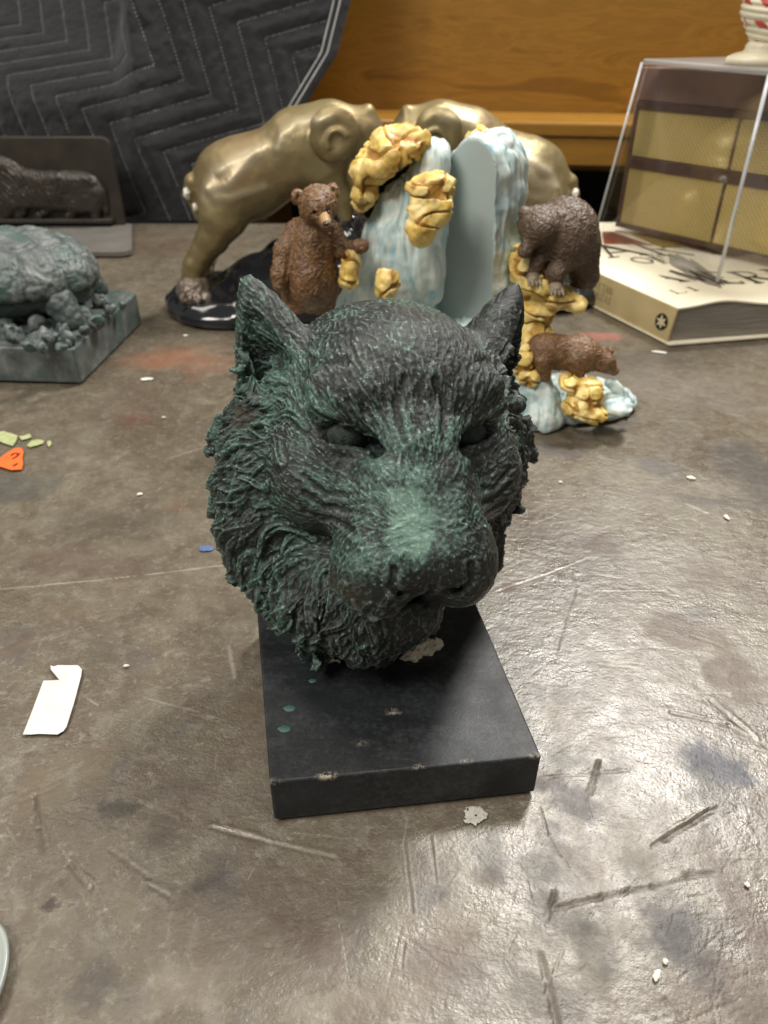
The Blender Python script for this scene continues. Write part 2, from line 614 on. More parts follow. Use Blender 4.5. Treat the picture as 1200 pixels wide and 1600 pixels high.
        for a0, m0, t0, r0 in locks + curls:
            d = smin(d, np.minimum(cone(q, a0, m0, r0, r0 * .72), cone(q, m0, t0, r0 * .72, .12)), .4)
        d = d / 100 * S
        d = smin(d, ell(P, (-.013, .316, .058), (.038, .040, .055)), .012)
        d = smin(d, cone(P, (-.036, .292, .085), (-.028, .296, .036), .017, .010), .008)
        d = smin(d, cone(P, (-.006, .262, .070), (-.004, .290, .032), .019, .014), .010)
        # flat foot on the plinth
        d = smax(d, (PL_H + .0004) - P[:, 2], .002)
        return d

    V, Fc, N = sdf_mesh(F, (-.11, .215, .018), (.11, .40, .23), TIGER_RES, 1)
    q = toL(V)
    # hair flow: away from the nose, falling on the ruff
    nose = np.array([0, -1.8, 6.5])
    fl = q - nose
    fl /= np.linalg.norm(fl, axis=1)[:, None]
    ruff = smooth01(np.abs(q[:, 0]), 3.6, 5.4) * smooth01(-q[:, 2], -3.0, -.5) * smooth01(-q[:, 1], -4.5, -2.5)
    ruff = np.maximum(ruff, smooth01(-q[:, 1], 4.5, 6.5) * smooth01(-q[:, 2], -3.6, -2.2))
    beard = smooth01(-q[:, 1], 4.0, 5.4) * smooth01(-q[:, 0], .6, 2.2)
    ruff = np.maximum(ruff, beard)
    fl[:, 1] -= ruff * .9 + beard * .8
    jaw = smooth01(-q[:, 1], 4.9, 5.6)
    flw = (fl @ R).astype(np.float32)
    nb = np.exp(-((q[:, 0]) / 2.1) ** 2 - ((q[:, 1] + 1.6) / 2.3) ** 2) * (q[:, 2] > 4)
    padm = (q[:, 2] > 5.2) * smooth01(-q[:, 1], 1.0, 2.2)
    eye = np.exp(-((np.abs(q[:, 0]) - 2.5) / .95) ** 2 - ((q[:, 1] - .85) / .75) ** 2) * (q[:, 2] > 3)
    ear = smooth01(q[:, 1], 3.6, 4.8) * smooth01(np.abs(q[:, 0]), 3.2, 4.0)
    ruff = ruff * (1 - ear)
    earback = ear * (q[:, 0] > 0)
    face = (1 - .0 * ruff) * (1 - ruff) * (1 - np.clip(nb * 1.2, 0, 1)) * (1 - np.clip(eye * 1.3, 0, 1)) * (1 - padm * .92) * (1 - .85 * earback)
    fore = face * smooth01(q[:, 1], .6, 2.0)
    D = tufts(V, N, flw, [
        (560, .0125, .0033, .0046, ruff),
        (1500, .0070, .0018, .0021, ruff),
        (500, .0055, .0016, .0007, fore * (1 - smooth01(q[:, 1], 3.6, 5))),
        (7500, .0034, .00070, .00055, np.clip(face, 0, 1) * (1 - .5 * smooth01(q[:, 1], 3.6, 5.2))),
        (800, .0042, .0012, .0010, np.clip(jaw, 0, 1)),
        (2200, .0044, .0008, .00060, np.clip(ruff + ear * (q[:, 0] < 0), 0, 1)),
        (900, .0026, .0006, .0002, np.clip(nb + padm, 0, 1)),
    ], rng, .35)
    D = D * (1 - .9 * np.clip(eye * 1.4, 0, 1))
    big = fbm(V, 120, 3, 3)
    D += big * .0004 * (1 - eye) + vnoise(V, 700, 9) * .00018
    # carved lines that follow the surface
    front = (q[:, 2] > .5).astype(np.float32)
    def carve(pts, wd, dep, ridge=.35):
        nonlocal D
        pts = np.array(pts, float)
        best = np.full(len(V), 9.0)
        side = np.zeros(len(V))
        for a_, b_ in zip(pts[:-1], pts[1:]):
            ba = b_ - a_
            t = np.clip(((q[:, :2] - a_) @ ba) / (ba @ ba), 0, 1)
            dd = q[:, :2] - a_ - t[:, None] * ba
            dist = np.sqrt((dd ** 2).sum(1))
            m = dist < best
            best[m] = dist[m]; side[m] = np.sign(dd[m, 0] * ba[1] - dd[m, 1] * ba[0])
        D -= front * dep * np.exp(-(best / wd) ** 2)
        D += front * dep * ridge * np.exp(-((best - wd * 1.7) / wd) ** 2)
    for s in (-1, 1):
        for k, (v0, v1) in enumerate(((-.65, -.1), (-1.15, -.75), (-1.7, -1.5))):
            carve([(s * 2.7, v0), (s * 3.4, v0 - .1), (s * 4.2, v1)], .12, .0007)
        carve([(s * 3.0, 1.9), (s * 3.9, 2.3), (s * 4.2, 3.2), (s * 3.6, 4.0), (s * 2.6, 4.2)], .15, .0011)   # ring over the brow
        carve([(s * .75, 1.6), (s * .95, 2.6), (s * .6, 3.6)], .16, .0009)
        carve([(s * .1, -4.75), (s * 1.0, -5.15), (s * 2.0, -5.2), (s * 2.9, -4.7)], .20, .0024, .1)     # mouth
        carve([(s * 2.0, .2), (s * 1.75, -.9), (s * 2.0, -1.9)], .30, .0012, .1)    # edge of the bridge
    carve([(0, -3.5), (0, -4.7)], .16, .0014, .1)
    carve([(-1.45, -2.7), (-1.55, -3.3), (-1.1, -3.9)], .16, .0012, .2)
    carve([(1.45, -2.7), (1.55, -3.3), (1.1, -3.9)], .16, .0012, .2)
    carve([(0, -.8), (0, -2.4)], .35, .0006, 0)
    fade = smooth01(V[:, 2], PL_H + .0005, PL_H + .006)
    V2 = V + N * (D * fade)[:, None]
    # patina amounts (where verdigris and rubbed metal sit on the piece)
    def blob(px, py, pz, sx, sy, sz=9):
        return np.exp(-((q[:, 0] - px) / sx) ** 2 - ((q[:, 1] - py) / sy) ** 2 - ((q[:, 2] - pz) / sz) ** 2)
    g = 0.20 + .30 * np.clip(fbm(V, 55, 3, 41) + .15, 0, 1)
    g += 1.8 * blob(-.80, -.9, 6.2, .95, 1.7, 2.6) * (1 + .5 * vnoise(V, 160, 61)) * smooth01(vnoise(V * np.array((1, 1, .5), np.float32), 330, 62), -1.1, -.1)         # rubbed pale patch on the bridge
    g += .6 * blob(1.0, -1.5, 6.8, .5, 1.0, 2)
    g += .55 * blob(-2.6, -2.6, 6.2, 1.0, .9, 2)
    g += .30 * blob(-1.7, .2, 4.6, 1.0, .9, 3)
    g += .30 * blob(-3.6, 2.6, 3.2, 1.1, .6, 3) + .28 * blob(-5.0, 2.6, 0, 1.2, 1.6, 3)
    g += .22 * smooth01(-q[:, 0], 2.2, 5.0)
    g += .25 * blob(0, 2.2, 4.6, 1.2, .9, 3) + .22 * blob(2.6, -.8, 4.6, .9, .7, 2)
    g -= .22 * smooth01(-q[:, 1], 3.6, 5.0) * smooth01(q[:, 0], -2.0, .5)
    g -= .10 * smooth01(q[:, 0], 2.5, 4.5)
    g -= .75 * blob(.1, -3.3, 7.2, 1.7, .75, 1.6)  # nose front darkened in the colour to bring out its form
    g += .26 * fbm(V, 90, 3, 21)
    me = mesh_np('head', V2, Fc)
    attr(me, 'patina', np.clip(g, 0, 1.7))
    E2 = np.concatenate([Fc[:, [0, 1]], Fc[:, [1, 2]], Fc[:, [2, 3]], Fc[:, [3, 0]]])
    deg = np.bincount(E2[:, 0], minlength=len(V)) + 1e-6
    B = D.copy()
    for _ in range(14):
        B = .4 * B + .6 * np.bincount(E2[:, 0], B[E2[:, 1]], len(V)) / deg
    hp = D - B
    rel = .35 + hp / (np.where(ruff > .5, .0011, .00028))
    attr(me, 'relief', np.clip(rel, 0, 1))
    attr(me, 'bare', np.clip(blob(-6.2, 1.3, .2, .55, .5, 2) + .8 * blob(-2.9, -4.0, 6.2, .55, .6, 2), 0, 1))
    m, nt, b = nodes('patinated_bronze')
    v = coords(nt)
    pat = at_node(nt, 'patina'); rl = at_node(nt, 'relief')
    nz = noise(nt, v, 330, 6, .7)
    dark = ramp(nt, noise(nt, v, 70, 5, .6), [(.3, (.004, .006, .0055)), (.7, (.017, .020, .019))])
    green = ramp(nt, noise(nt, v, 160, 5, .7), [(.3, (.032, .066, .053)), (.55, (.078, .145, .117)), (.75, (.19, .275, .23))])
    grey = ramp(nt, noise(nt, v, 200, 5, .7), [(.3, (.050, .060, .054)), (.7, (.125, .145, .132))])
    green = mixc(nt, ramp(nt, mth(nt, 'ADD', pat, mth(nt, 'MULTIPLY', mth(nt, 'SUBTRACT', noise(nt, v, 45, 4, .6), .5), 1.1)), [(.18, (0, 0, 0)), (.55, (1, 1, 1))]), grey, green)
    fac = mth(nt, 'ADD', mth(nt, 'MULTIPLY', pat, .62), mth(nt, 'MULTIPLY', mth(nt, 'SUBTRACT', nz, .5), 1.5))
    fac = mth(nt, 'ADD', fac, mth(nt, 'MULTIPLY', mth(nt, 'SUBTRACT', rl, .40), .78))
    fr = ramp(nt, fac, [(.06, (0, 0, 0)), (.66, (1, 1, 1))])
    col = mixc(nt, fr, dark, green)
    col = mixc(nt, ramp(nt, mth(nt, 'ADD', mth(nt, 'MULTIPLY', pat, .42), mth(nt, 'MULTIPLY', nz, .75)), [(.76, (0, 0, 0)), (1.0, (.85, .85, .85))]), col, (.145, .235, .190))
    # verdigris flecks and painted highlights on high strokes
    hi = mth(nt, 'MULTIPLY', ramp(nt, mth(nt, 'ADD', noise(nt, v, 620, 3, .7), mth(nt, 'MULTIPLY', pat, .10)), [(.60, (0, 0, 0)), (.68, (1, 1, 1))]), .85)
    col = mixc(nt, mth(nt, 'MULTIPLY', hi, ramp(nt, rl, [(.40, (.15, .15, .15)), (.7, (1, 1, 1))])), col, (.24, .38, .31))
    col = mixc(nt, mth(nt, 'MULTIPLY', at_node(nt, 'bare'), .8), col, (.045, .036, .022))
    nt.links.new(col, b.inputs['Base Color'])
    b.inputs['Roughness'].default_value = .40
    b.inputs['Metallic'].default_value = .0
    b.inputs['Specular IOR Level'].default_value = .46
    bump(nt, b, mth(nt, 'ADD', noise(nt, v, 1500, 4, .7), mth(nt, 'MULTIPLY', noise(nt, coords(nt, (1, .35, .5), (.3, .2, .7)), 2600, 3, .6), .6)), .00035)
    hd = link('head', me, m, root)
    em = simple('dark_eye', (.010, .014, .012), (.045, .070, .058), .6, scale=500, bmp=.0006, bscale=900)
    for a_, b_, w_, rz in eyes:
        c = toW((a_ * .99, b_ - .02, w_ - 1.12))[0]
        V3, F3, N3 = sdf_mesh(lambda P: ell(P, c, (.0096, .0088, .0092)), c - .012, c + .012, 28)
        link('eye', mesh_np('eye', V3, F3), em, hd)
    # pale plaster crumbs where the neck is glued to the plinth
    pm = simple('pale_plaster', (.80, .72, .58), (.55, .48, .37), .8, bmp=.0006, scale=300)
    def crumb(cx, cy, rx, ry, rz, rot, seed):
        c = ground(cx, cy, PL_H)
        Rm = np.array(Matrix.Rotation(rot, 3, 'Z'), np.float32)
        def G(P):
            return ell(P, c + Vector((0, 0, .0008)), (rx, ry, rz), Rm) + .0012 * vnoise(P, 420, seed) + .0006 * vnoise(P, 900, seed + 1)
        V, Fq, N = sdf_mesh(G, np.array(c) - (.02, .02, .004), np.array(c) + (.02, .02, .008), 90)
        link('plaster_chip', mesh_np('plaster_chip', V, Fq), pm, root)
    crumb(662, 1017, .0115, .0045, .0052, .45, 1)
    crumb(640, 1029, .0042, .0022, .0024, -.1, 5)
    crumb(583, 1036, .0040, .0014, .0016, -.3, 2)
    crumb(515, 1033, .005, .0012, .0012, -.2, 3)
    # drops of green patina on the plinth
    dm = simple('green_paint_drop', (.05, .12, .10), (.03, .08, .07), .5)
    for px, py, r in ((488, 1064, .0016), (452, 1107, .0023), (444, 1139, .0024), (619, 1112, .0009)):
        c = ground(px, py, PL_H)
        mb = MB()
        n = 14
        ring = [(c.x + math.cos(2 * math.pi * k / n) * r * (1.2 + .2 * math.sin(k * 2.1)), c.y + math.sin(2 * math.pi * k / n) * r * (.85 + .15 * math.cos(k * 3)), PL_H + .0001) for k in range(n)]
        rg2 = [(c.x + (p[0] - c.x) * .6, c.y + (p[1] - c.y) * .6, PL_H + .0004) for p in ring]
        mb.add(ring + rg2, [(k, (k + 1) % n, n + (k + 1) % n, n + k) for k in range(n)] + [tuple(range(n, 2 * n))])
        mb.build('paint_drop', dm, root, smooth=True)
    return root
# ------------------------------------------------------------------ table top
def table():
    root_mat, nt, b = nodes('worn_bronze_table')
    X1 = 1.15; Y0 = -.12; Y1 = 1.345
    # rows and columns, finer near the viewer
    ys = [Y0]
    while ys[-1] < .10: ys.append(ys[-1] + .004)
    y = ys[-1]
    while y < Y1 - .002:
        y += max(.00075, .0013 * (y * y + .09) / .6)
        ys.append(min(y, Y1))
    ys = np.array(ys)
    NC = 620
    uu = np.linspace(-1, 1, NC)
    half = .075 + .50 * np.clip(ys, .08, 9)
    X = uu[None, :] * half[:, None]
    pad = np.linspace(0, 1, 9)[1:]
    XL = (-half[:, None] - (X1 - half[:, None]) * pad[None, ::-1])
    XR = (half[:, None] + (X1 - half[:, None]) * pad[None, :])
    X = np.concatenate([XL, X, XR], 1)
    Yg = np.repeat(ys[:, None], X.shape[1], 1)
    nr, nc = X.shape
    P = np.stack([X.ravel(), Yg.ravel(), np.zeros(nr * nc)], 1).astype(np.float32)
    H = np.zeros(len(P), np.float32)
    tint = np.zeros((len(P), 4), np.float32)
    # gentle hammered unevenness
    H += fbm(P, 9, 2, 1) * .0011 + vnoise(P, 45, 4) * .00022
    def rng_idx(p, r):
        r0 = np.searchsorted(ys, p[1] - r); r1 = np.searchsorted(ys, p[1] + r)
        sl = np.arange(r0 * nc, max(r1, r0) * nc)
        return sl[np.abs(P[sl, 0] - p[0]) < r]
    def scratch(pts, wd, dep, ridge=.8, colr=None, alpha=.0, jag=.0004):
        pts = [np.array(ground(*p))[:2] for p in pts]
        for a, b_ in zip(pts[:-1], pts[1:]):
            c = (a + b_) / 2; L = np.linalg.norm(b_ - a)
            ids = rng_idx(c, L / 2 + wd * 5)
            if len(ids) == 0: continue
            Q = P[ids, :2]
            ba = b_ - a
            t = np.clip(((Q - a) @ ba) / (ba @ ba), 0, 1)
            d = Q - a - t[:, None] * ba
            nx = np.array([-ba[1], ba[0]]) / L
            sgn = d @ nx + jag * vnoise(P[ids], 160, 77)
            dist = np.sqrt((d ** 2).sum(1))
            dist = np.where((t > 0) & (t < 1), np.abs(sgn), dist)
            dep = dep * .6
            vr = np.clip(.75 + .6 * vnoise(P[ids], 190, 31), .15, 1.1) * 1.35
            dist = dist / np.clip(.6 + .55 * vnoise(P[ids], 110, 41) + .35, .35, 1.4)
            g = np.exp(-(dist / wd) ** 2) * vr * .8
            H[ids] -= dep * g
            H[ids] += dep * ridge * .5 * np.exp(-((dist - wd * 2.0) / wd) ** 2) * (sgn > 0)
            if colr is not None:
                a_ = alpha * g
                m = a_ > tint[ids, 3]
                tint[ids[m], :3] = colr; tint[ids[m], 3] = a_[m]
    def stain(px, py, rx, ry, colr, alpha, rot=0, hard=.5, seed=0, z=0):
        c = np.array(ground(px, py))
        r = max(rx, ry) * 1.6
        ids = rng_idx(c, r)
        if len(ids) == 0: return
        Q = P[ids] - c
        ca, sa = math.cos(rot), math.sin(rot)
        a_ = (Q[:, 0] * ca + Q[:, 1] * sa) / rx; b_ = (-Q[:, 0] * sa + Q[:, 1] * ca) / ry
        d = np.sqrt(a_ ** 2 + b_ ** 2) + .65 * fbm(P[ids], 1.5 / max(rx, ry), 5, seed + 3, .6)
        k = alpha * smooth01(-d, -1.0 - (1 - hard) * .3, -hard)
        m = k > .01
        ids = ids[m]; k = k[m]
        tint[ids, :3] = (tint[ids, :3] * tint[ids, 3:4] * (1 - k[:, None]) + np.array(colr) * k[:, None]) / np.maximum(tint[ids, 3:4] * (1 - k[:, None]) + k[:, None], 1e-4)
        tint[ids, 3] = tint[ids, 3] * (1 - k) + k
        H[ids] += z * k
    DK = (.030, .027, .026); GY = (.045, .047, .055); RB = (.075, .040, .028); PAL = (.30, .26, .20); BL = (.035, .045, .075)
    # stains, and some shade painted in as stain colour
    for st in ((1110, 1190, .020, .014, BL, .75, -.3), (870, 1430, .013, .012, DK, .5, 0), (1060, 1470, .012, .022, GY, .75, .5), (845, 1350, .008, .010, DK, .45, 0),
               (760, 1370, .008, .006, RB, .55, 0), (77, 1411, .0035, .0035, (.035, .02, .02), .8, 0), (150, 1530, .010, .012, DK, .5, 0), (495, 1475, .009, .016, RB, .5, .2),
               (560, 1470, .006, .018, DK, .35, 0), (700, 1500, .02, .015, RB, .4, .4), (240, 1330, .012, .010, DK, .15, 0), (280, 1230, .014, .008, DK, .2, .3), (100, 1480, .014, .02, DK, .12, 0),
               (185, 1260, .010, .006, (.03, .03, .028), .6, 0), (930, 1490, .010, .02, DK, .45, -.3), (1000, 1340, .014, .006, DK, .30, .2), (900, 1255, .012, .010, BL, .4, 0), (860, 1225, .010, .006, BL, .4, 0),
               (795, 915, .0050, .0045, (.085, .035, .028), .7, 0), (845, 830, .011, .007, (.07, .035, .03), .5, 0), (1030, 730, .022, .014, GY, .5, -.4), (1100, 780, .05, .012, DK, .45, -.2),
               (940, 850, .020, .012, RB, .5, 0), (1080, 990, .03, .015, RB, .5, -.3), (1110, 900, .03, .02, RB, .4, 0), (1190, 740, .03, .05, (.02, .016, .012), .7, 0), (1150, 1050, .02, .02, RB, .5, 0),  # the near-black one at the right edge is a painted shadow
               (215, 650, .018, .02, (.16, .045, .03), .35, 0), (210, 640, .05, .06, RB, .30, 0), (280, 790, .014, .014, (.13, .065, .035), .35, 0), (160, 810, .06, .02, DK, .25, 0), (90, 880, .03, .02, RB, .5, 0),
               (200, 890, .03, .02, RB, .4, 0), (30, 760, .03, .03, (.045, .052, .05), .6, 0), (255, 560, .05, .035, (.25, .10, .05), .5, 0), (300, 560, .06, .05, (.22, .09, .05), .35, 0),
               (945, 525, .032, .014, (.36, .09, .07), .62, 0), (1000, 560, .05, .02, GY, .3, 0), (870, 700, .03, .015, DK, .45, 0), (390, 1100, .012, .012, (.12, .085, .05), .4, 0), (100, 950, .03, .01, (.12, .085, .05), .3, 0),
               (60, 1240, .012, .02, (.15, .12, .07), .4, 0), (150, 1190, .01, .02, (.15, .11, .06), .35, 0), (480, 1380, .03, .01, RB, .3, 0), (350, 1440, .02, .02, RB, .15, .5), (260, 380, .14, .10, (.085, .055, .035), .5, 0), (80, 470, .10, .10, (.085, .055, .035), .4, 0), (700, 420, .2, .16, (.085, .055, .035), .4, .3), (1050, 600, .14, .05, (.10, .075, .055), .4, -.2),  # broad browns put the far table's weaker light into the colour
               (300, 1540, .02, .01, PAL, .25, .1), (560, 1560, .03, .006, PAL, .25, .1), (860, 1560, .02, .012, DK, .4, -.6), (1160, 1420, .01, .03, RB, .5, .1), (1130, 1560, .03, .02, RB, .4, 0)):
        stain(*st[:6], rot=st[6], hard=.45, seed=int(st[0]))
    r = np.random.default_rng(8)
    for i in range(150):
        px, py = r.random() * 1300 - 50, 560 + r.random() * 1060
        s = .003 + .014 * r.random()
        stain(px, py, s, s * (.4 + .6 * r.random()), (DK, RB, (.20, .17, .12), GY, RB)[r.integers(5)], .15 + .28 * r.random(), rot=r.random() * 3, hard=.2, seed=i)
    # long scratches seen on the surface
    W = (.46, .42, .34); D_ = (.03, .026, .024)
    for pts, wd, dep, rd, cl, al in (
        ([(-20, 920), (150, 905), (390, 876)], .0006, .0002, .6, W, .55),
        ([(775, 922), (860, 893), (923, 868)], .00055, .0005, .8, W, .6),
        ([(893, 890), (902, 915), (890, 950), (872, 1012)], .0006, .0006, .5, (.07, .05, .04), .7),
        ([(330, 1290), (420, 1314), (522, 1338)], .0009, .0012, .9, (.11, .09, .07), .5),
        ([(632, 1312), (645, 1422)], .0005, .0006, .8, D_, .5), ([(673, 1305), (682, 1375), (700, 1362)], .0005, .0006, .8, D_, .55),
        ([(936, 1186), (921, 1236)], .0013, .0010, .4, D_, .95), ([(866, 1392), (855, 1430)], .0013, .0008, .4, D_, .85),
        ([(868, 1418), (940, 1400), (1020, 1384), (1115, 1362)], .0010, .0009, .6, D_, .75), ([(1075, 1366), (1118, 1364)], .0018, .0006, .4, D_, .7),
        ([(1040, 1310), (1085, 1282), (1125, 1258)], .0012, .0009, .6, D_, .6), ([(1020, 1320), (1110, 1262)], .0007, .0006, .8, D_, .4),
        ([(52, 1240), (60, 1290), (66, 1330)], .0011, .0008, .6, (.06, .045, .04), .6), ([(170, 1325), (235, 1370)], .0009, .0007, .7, (.06, .05, .045), .5), ([(230, 1380), (262, 1398)], .0009, .0008, .7, D_, .5),
        ([(105, 1345), (140, 1385), (172, 1445)], .0009, .0009, .9, (.10, .09, .08), .4), ([(95, 1370), (160, 1470)], .0016, .0006, .6, (.08, .075, .065), .4),
        ([(856, 1180), (930, 1214)], .0005, .0004, .8, D_, .4), ([(850, 1212), (985, 1200)], .0007, .0005, .7, D_, .35), ([(915, 1240), (925, 1275), (940, 1280)], .0006, .0004, .5, D_, .4),
        ([(845, 1260), (855, 1300), (875, 1335), (905, 1375)], .0006, .0006, .8, (.09, .06, .05), .5), ([(825, 1375), (830, 1400)], .0005, .0005, .6, D_, .3),
        ([(760, 980), (772, 975)], .0006, .0003, .8, W, .8), ([(935, 1035), (985, 1040)], .0008, .0003, .8, W, .3), ([(1050, 1110), (1140, 1130), (1200, 1165)], .0009, .0006, .8, (.2, .18, .15), .3),
        ([(1110, 1090), (1180, 1150)], .0009, .0006, .9, (.2, .18, .15), .3), ([(1080, 990), (1130, 1008)], .0008, .0005, .9, W, .25), ([(945, 921), (1040, 920)], .0006, .0003, .9, W, .3),
        ([(1070, 785), (1105, 800)], .0008, .0003, .9, W, .5), ([(1095, 705), (1145, 722)], .0012, .0002, .9, W, .25), ([(270, 975), (290, 965), (278, 1000)], .0008, .0004, .6, D_, .3), ([(357, 1008), (366, 1058)], .0008, .0003, .8, W, .4),
        ([(45, 760), (120, 735)], .0008, .0002, .8, W, .3), ([(260, 715), (340, 690)], .0012, .0002, .8, W, .25), ([(265, 1480), (275, 1380)], .0012, .0004, .8, (.1, .09, .08), .3),
        ([(845, 1490), (870, 1600)], .0014, .0008, .7, D_, .5), ([(1040, 1560), (1075, 1605)], .0010, .0007, .7, D_, .5), ([(450, 1300), (560, 1310)], .0006, .0003, .6, (.1, .08, .07), .3),
        ([(632, 1470), (628, 1510)], .0005, .0003, .6, D_, .3), ([(30, 1250), (90, 1225)], .0010, .0004, .9, W, .3), ([(215, 1250), (275, 1278)], .0010, .0004, .9, W, .3)):
        scratch(pts, wd, dep, rd, cl, al)
    for i in range(520):
        px, py = r.random() * 1400 - 100, 600 + r.random() * 1040
        if r.random() < .55: px = 600 + r.random() * 650; py = 900 + r.random() * 700
        g0 = ground(px, py)
        L = .002 + .035 * r.random() ** 3
        an = r.normal(.25, .55) if r.random() < .7 else r.random() * 6.28
        g1 = (g0.x + L * math.cos(an), g0.y + L * math.sin(an))
        pts = [np.array(g0)[:2], np.array(g1)]
        a, b_ = pts
        wd = .00022 + .00030 * r.random() ** 2; dep = .00004 + .00018 * r.random() ** 2
        ids = rng_idx((a + b_) / 2, L / 2 + wd * 5)
        if len(ids) == 0: continue
        Q = P[ids, :2]; ba = b_ - a
        t = np.clip(((Q - a) @ ba) / (ba @ ba), 0, 1)
        d = Q - a - t[:, None] * ba
        dist = np.sqrt((d ** 2).sum(1))
        g = np.exp(-(dist / wd) ** 2)
        H[ids] -= dep * g
        k = g * .5 * r.random() ** 2
        m = k > tint[ids, 3]
        tint[ids[m], :3] = W if r.random() < .6 else D_; tint[ids[m], 3] = k[m]
    edge = smooth01(P[:, 0] * 0 + P[:, 1], .0, .0)
    P[:, 2] = H - H.max() * .0 - .0012
    # keep everything that stands on the table at or above z = 0
    P[:, 2] = np.minimum(P[:, 2], -.0001)
    I = np.arange(nr * nc).reshape(nr, nc)
    Fq = np.stack([I[:-1, :-1].ravel(), I[:-1, 1:].ravel(), I[1:, 1:].ravel(), I[1:, :-1].ravel()], 1)
    me = mesh_np('table_top', P, Fq)
    attrc(me, 'tint', tint)
    v = coords(nt)
    n1 = noise(nt, v, 7, 6, .6, .6)
    n2 = noise(nt, v, 38, 7, .65, .3)
    n3 = noise(nt, v, 240, 6, .7)
    col = ramp(nt, n1, [(.30, (.086, .066, .044)), (.50, (.130, .109, .075)), (.70, (.180, .158, .115))])
    col = mixc(nt, ramp(nt, n2, [(.42, (0, 0, 0)), (.66, (.7, .7, .7))]), col, (.085, .060, .041))
    col = mixc(nt, ramp(nt, noise(nt, v, 70, 8, .75, .5), [(.50, (0, 0, 0)), (.64, (.5, .5, .5))]), col, (.22, .20, .16))
    col = mixc(nt, ramp(nt, n3, [(.56, (0, 0, 0)), (.68, (.55, .55, .55))]), col, (.27, .25, .21))
    col = mixc(nt, ramp(nt, noise(nt, v, 500, 4, .7), [(.30, (.6, .6, .6)), (.42, (0, 0, 0))]), col, (.05, .038, .03))
    ta = nn(nt, 'ShaderNodeAttribute', attribute_name='tint')
    col = mixc(nt, mth(nt, 'MULTIPLY', ta.outputs['Alpha'], ramp(nt, noise(nt, v, 300, 5, .75), [(.3, (.65, .65, .65)), (.6, (1, 1, 1))])), col, ta.outputs['Color'])
    nt.links.new(col, b.inputs['Base Color'])
    b.inputs['Metallic'].default_value = .04
    b.inputs['Specular IOR Level'].default_value = .42
    rg = ramp(nt, mth(nt, 'ADD', mth(nt, 'MULTIPLY', noise(nt, v, 16, 6, .65, .4), .55), mth(nt, 'MULTIPLY', noise(nt, v, 85, 6, .7), .45)), [(.36, (.19, .19, .19)), (.62, (.43, .43, .43))])
    rg = mth(nt, 'ADD', rg, mth(nt, 'MULTIPLY', ta.outputs['Alpha'], .22), True)
    nt.links.new(rg, b.inputs['Roughness'])
    nt.links.new(mth(nt, 'SUBTRACT', .80, mth(nt, 'MULTIPLY', ta.outputs['Alpha'], .32), True), b.inputs['Specular IOR Level'])
    hh = mth(nt, 'ADD', mth(nt, 'MULTIPLY', noise(nt, v, 620, 4, .6), .55), mth(nt, 'MULTIPLY', noise(nt, coords(nt, (1, 1.4, 1), (0, 0, .4)), 110, 6, .62), 1.5))
    bump(nt, b, hh, .00040)
    top = link('table_top', me, root_mat)
    tag(top, kind='structure')
    em = simple('table_edge', (.06, .045, .035), rough=.5)
    mb = MB()
    mb.box(-X1, X1, Y1 - .0005, Y1 + .004, -.035, -.0012)
    mb.box(-X1, X1, Y0 - .004, Y0 + .0005, -.035, -.0012)
    mb.box(-X1 - .004, -X1 + .0005, Y0, Y1, -.035, -.0012)
    mb.box(X1 - .0005, X1 + .004, Y0, Y1, -.035, -.0012)
    mb.box(-X1, X1, Y0, Y1, -.04, -.035)
    tag(mb.build('table_edge', em), kind='structure')

    # things lying on it -------------------------------------------------
    def sheet(name, poly, z, th, mat, label, cat, parent=None, lift=None, group=None):
        pts = [ground(*p, z) for p in poly]
        n = len(pts)
        V = [(p.x, p.y, z + (lift(p) if lift else 0)) for p in pts] + [(p.x, p.y, z + th + (lift(p) if lift else 0)) for p in pts]
        F = [tuple(range(n - 1, -1, -1)), tuple(range(n, 2 * n))] + [(i, (i + 1) % n, n + (i + 1) % n, n + i) for i in range(n)]
        import bmesh
        me = bpy.data.meshes.new(name); me.from_pydata(V, [], F)
        bm = bmesh.new(); bm.from_mesh(me); bmesh.ops.recalc_face_normals(bm, faces=bm.faces); bm.to_mesh(me); bm.free()
        o = link(name, me, mat, parent, False)
        if label: tag(o, label, cat, group)
        return o
    wp = simple('white_label_paper', (.64, .63, .61), (.54, .53, .51), .7, scale=70, bmp=.0003)
    lab = sheet('paper_label', [(36, 1148), (51, 1110), (68, 1064), (93, 1063), (80, 1047), (79, 1040), (84, 1042), (90, 1040), (122, 1040), (128, 1046), (127, 1056), (116, 1098), (104, 1136), (99, 1143), (90, 1148), (60, 1147), (50, 1148)],
                .0002, .0003, wp, 'torn white blank paper label lying flat on the table, left of the plinth', 'label')
    orp = simple('orange_plastic', (.85, .16, .03), (.80, .13, .03), .45)
    og = sheet('sticker', [(-14, 722), (-2, 719), (8, 710), (24, 701), (34, 701), (37, 706), (35, 716), (36, 726), (34, 734), (18, 735), (2, 730), (-10, 728)], .0002, .0006, orp,
               'torn piece of bright orange sticker with dark marks on the table at the left edge', 'sticker')
    ink = simple('dark_red_ink', (.12, .01, .01), (.10, .01, .01), .5)
    def stroke(parent, pts, z, w, mat, name='printed_mark'):
        mb = MB()
        P3 = [ground(x, y, z) for x, y in pts]
        for a, c in zip(P3[:-1], P3[1:]):
            d = (c - a); d.z = 0; d.normalize(); nrm = Vector((-d.y, d.x, 0)) * w
            mb.hexa([a - nrm, c - nrm, c + nrm, a + nrm], [p + Vector((0, 0, .00015)) for p in (a - nrm, c - nrm, c + nrm, a + nrm)])
        return mb.build(name, mat, parent)
    stroke(og, [(17, 712), (22, 708), (30, 709), (25, 714), (19, 717)], .0010, .0009, ink)
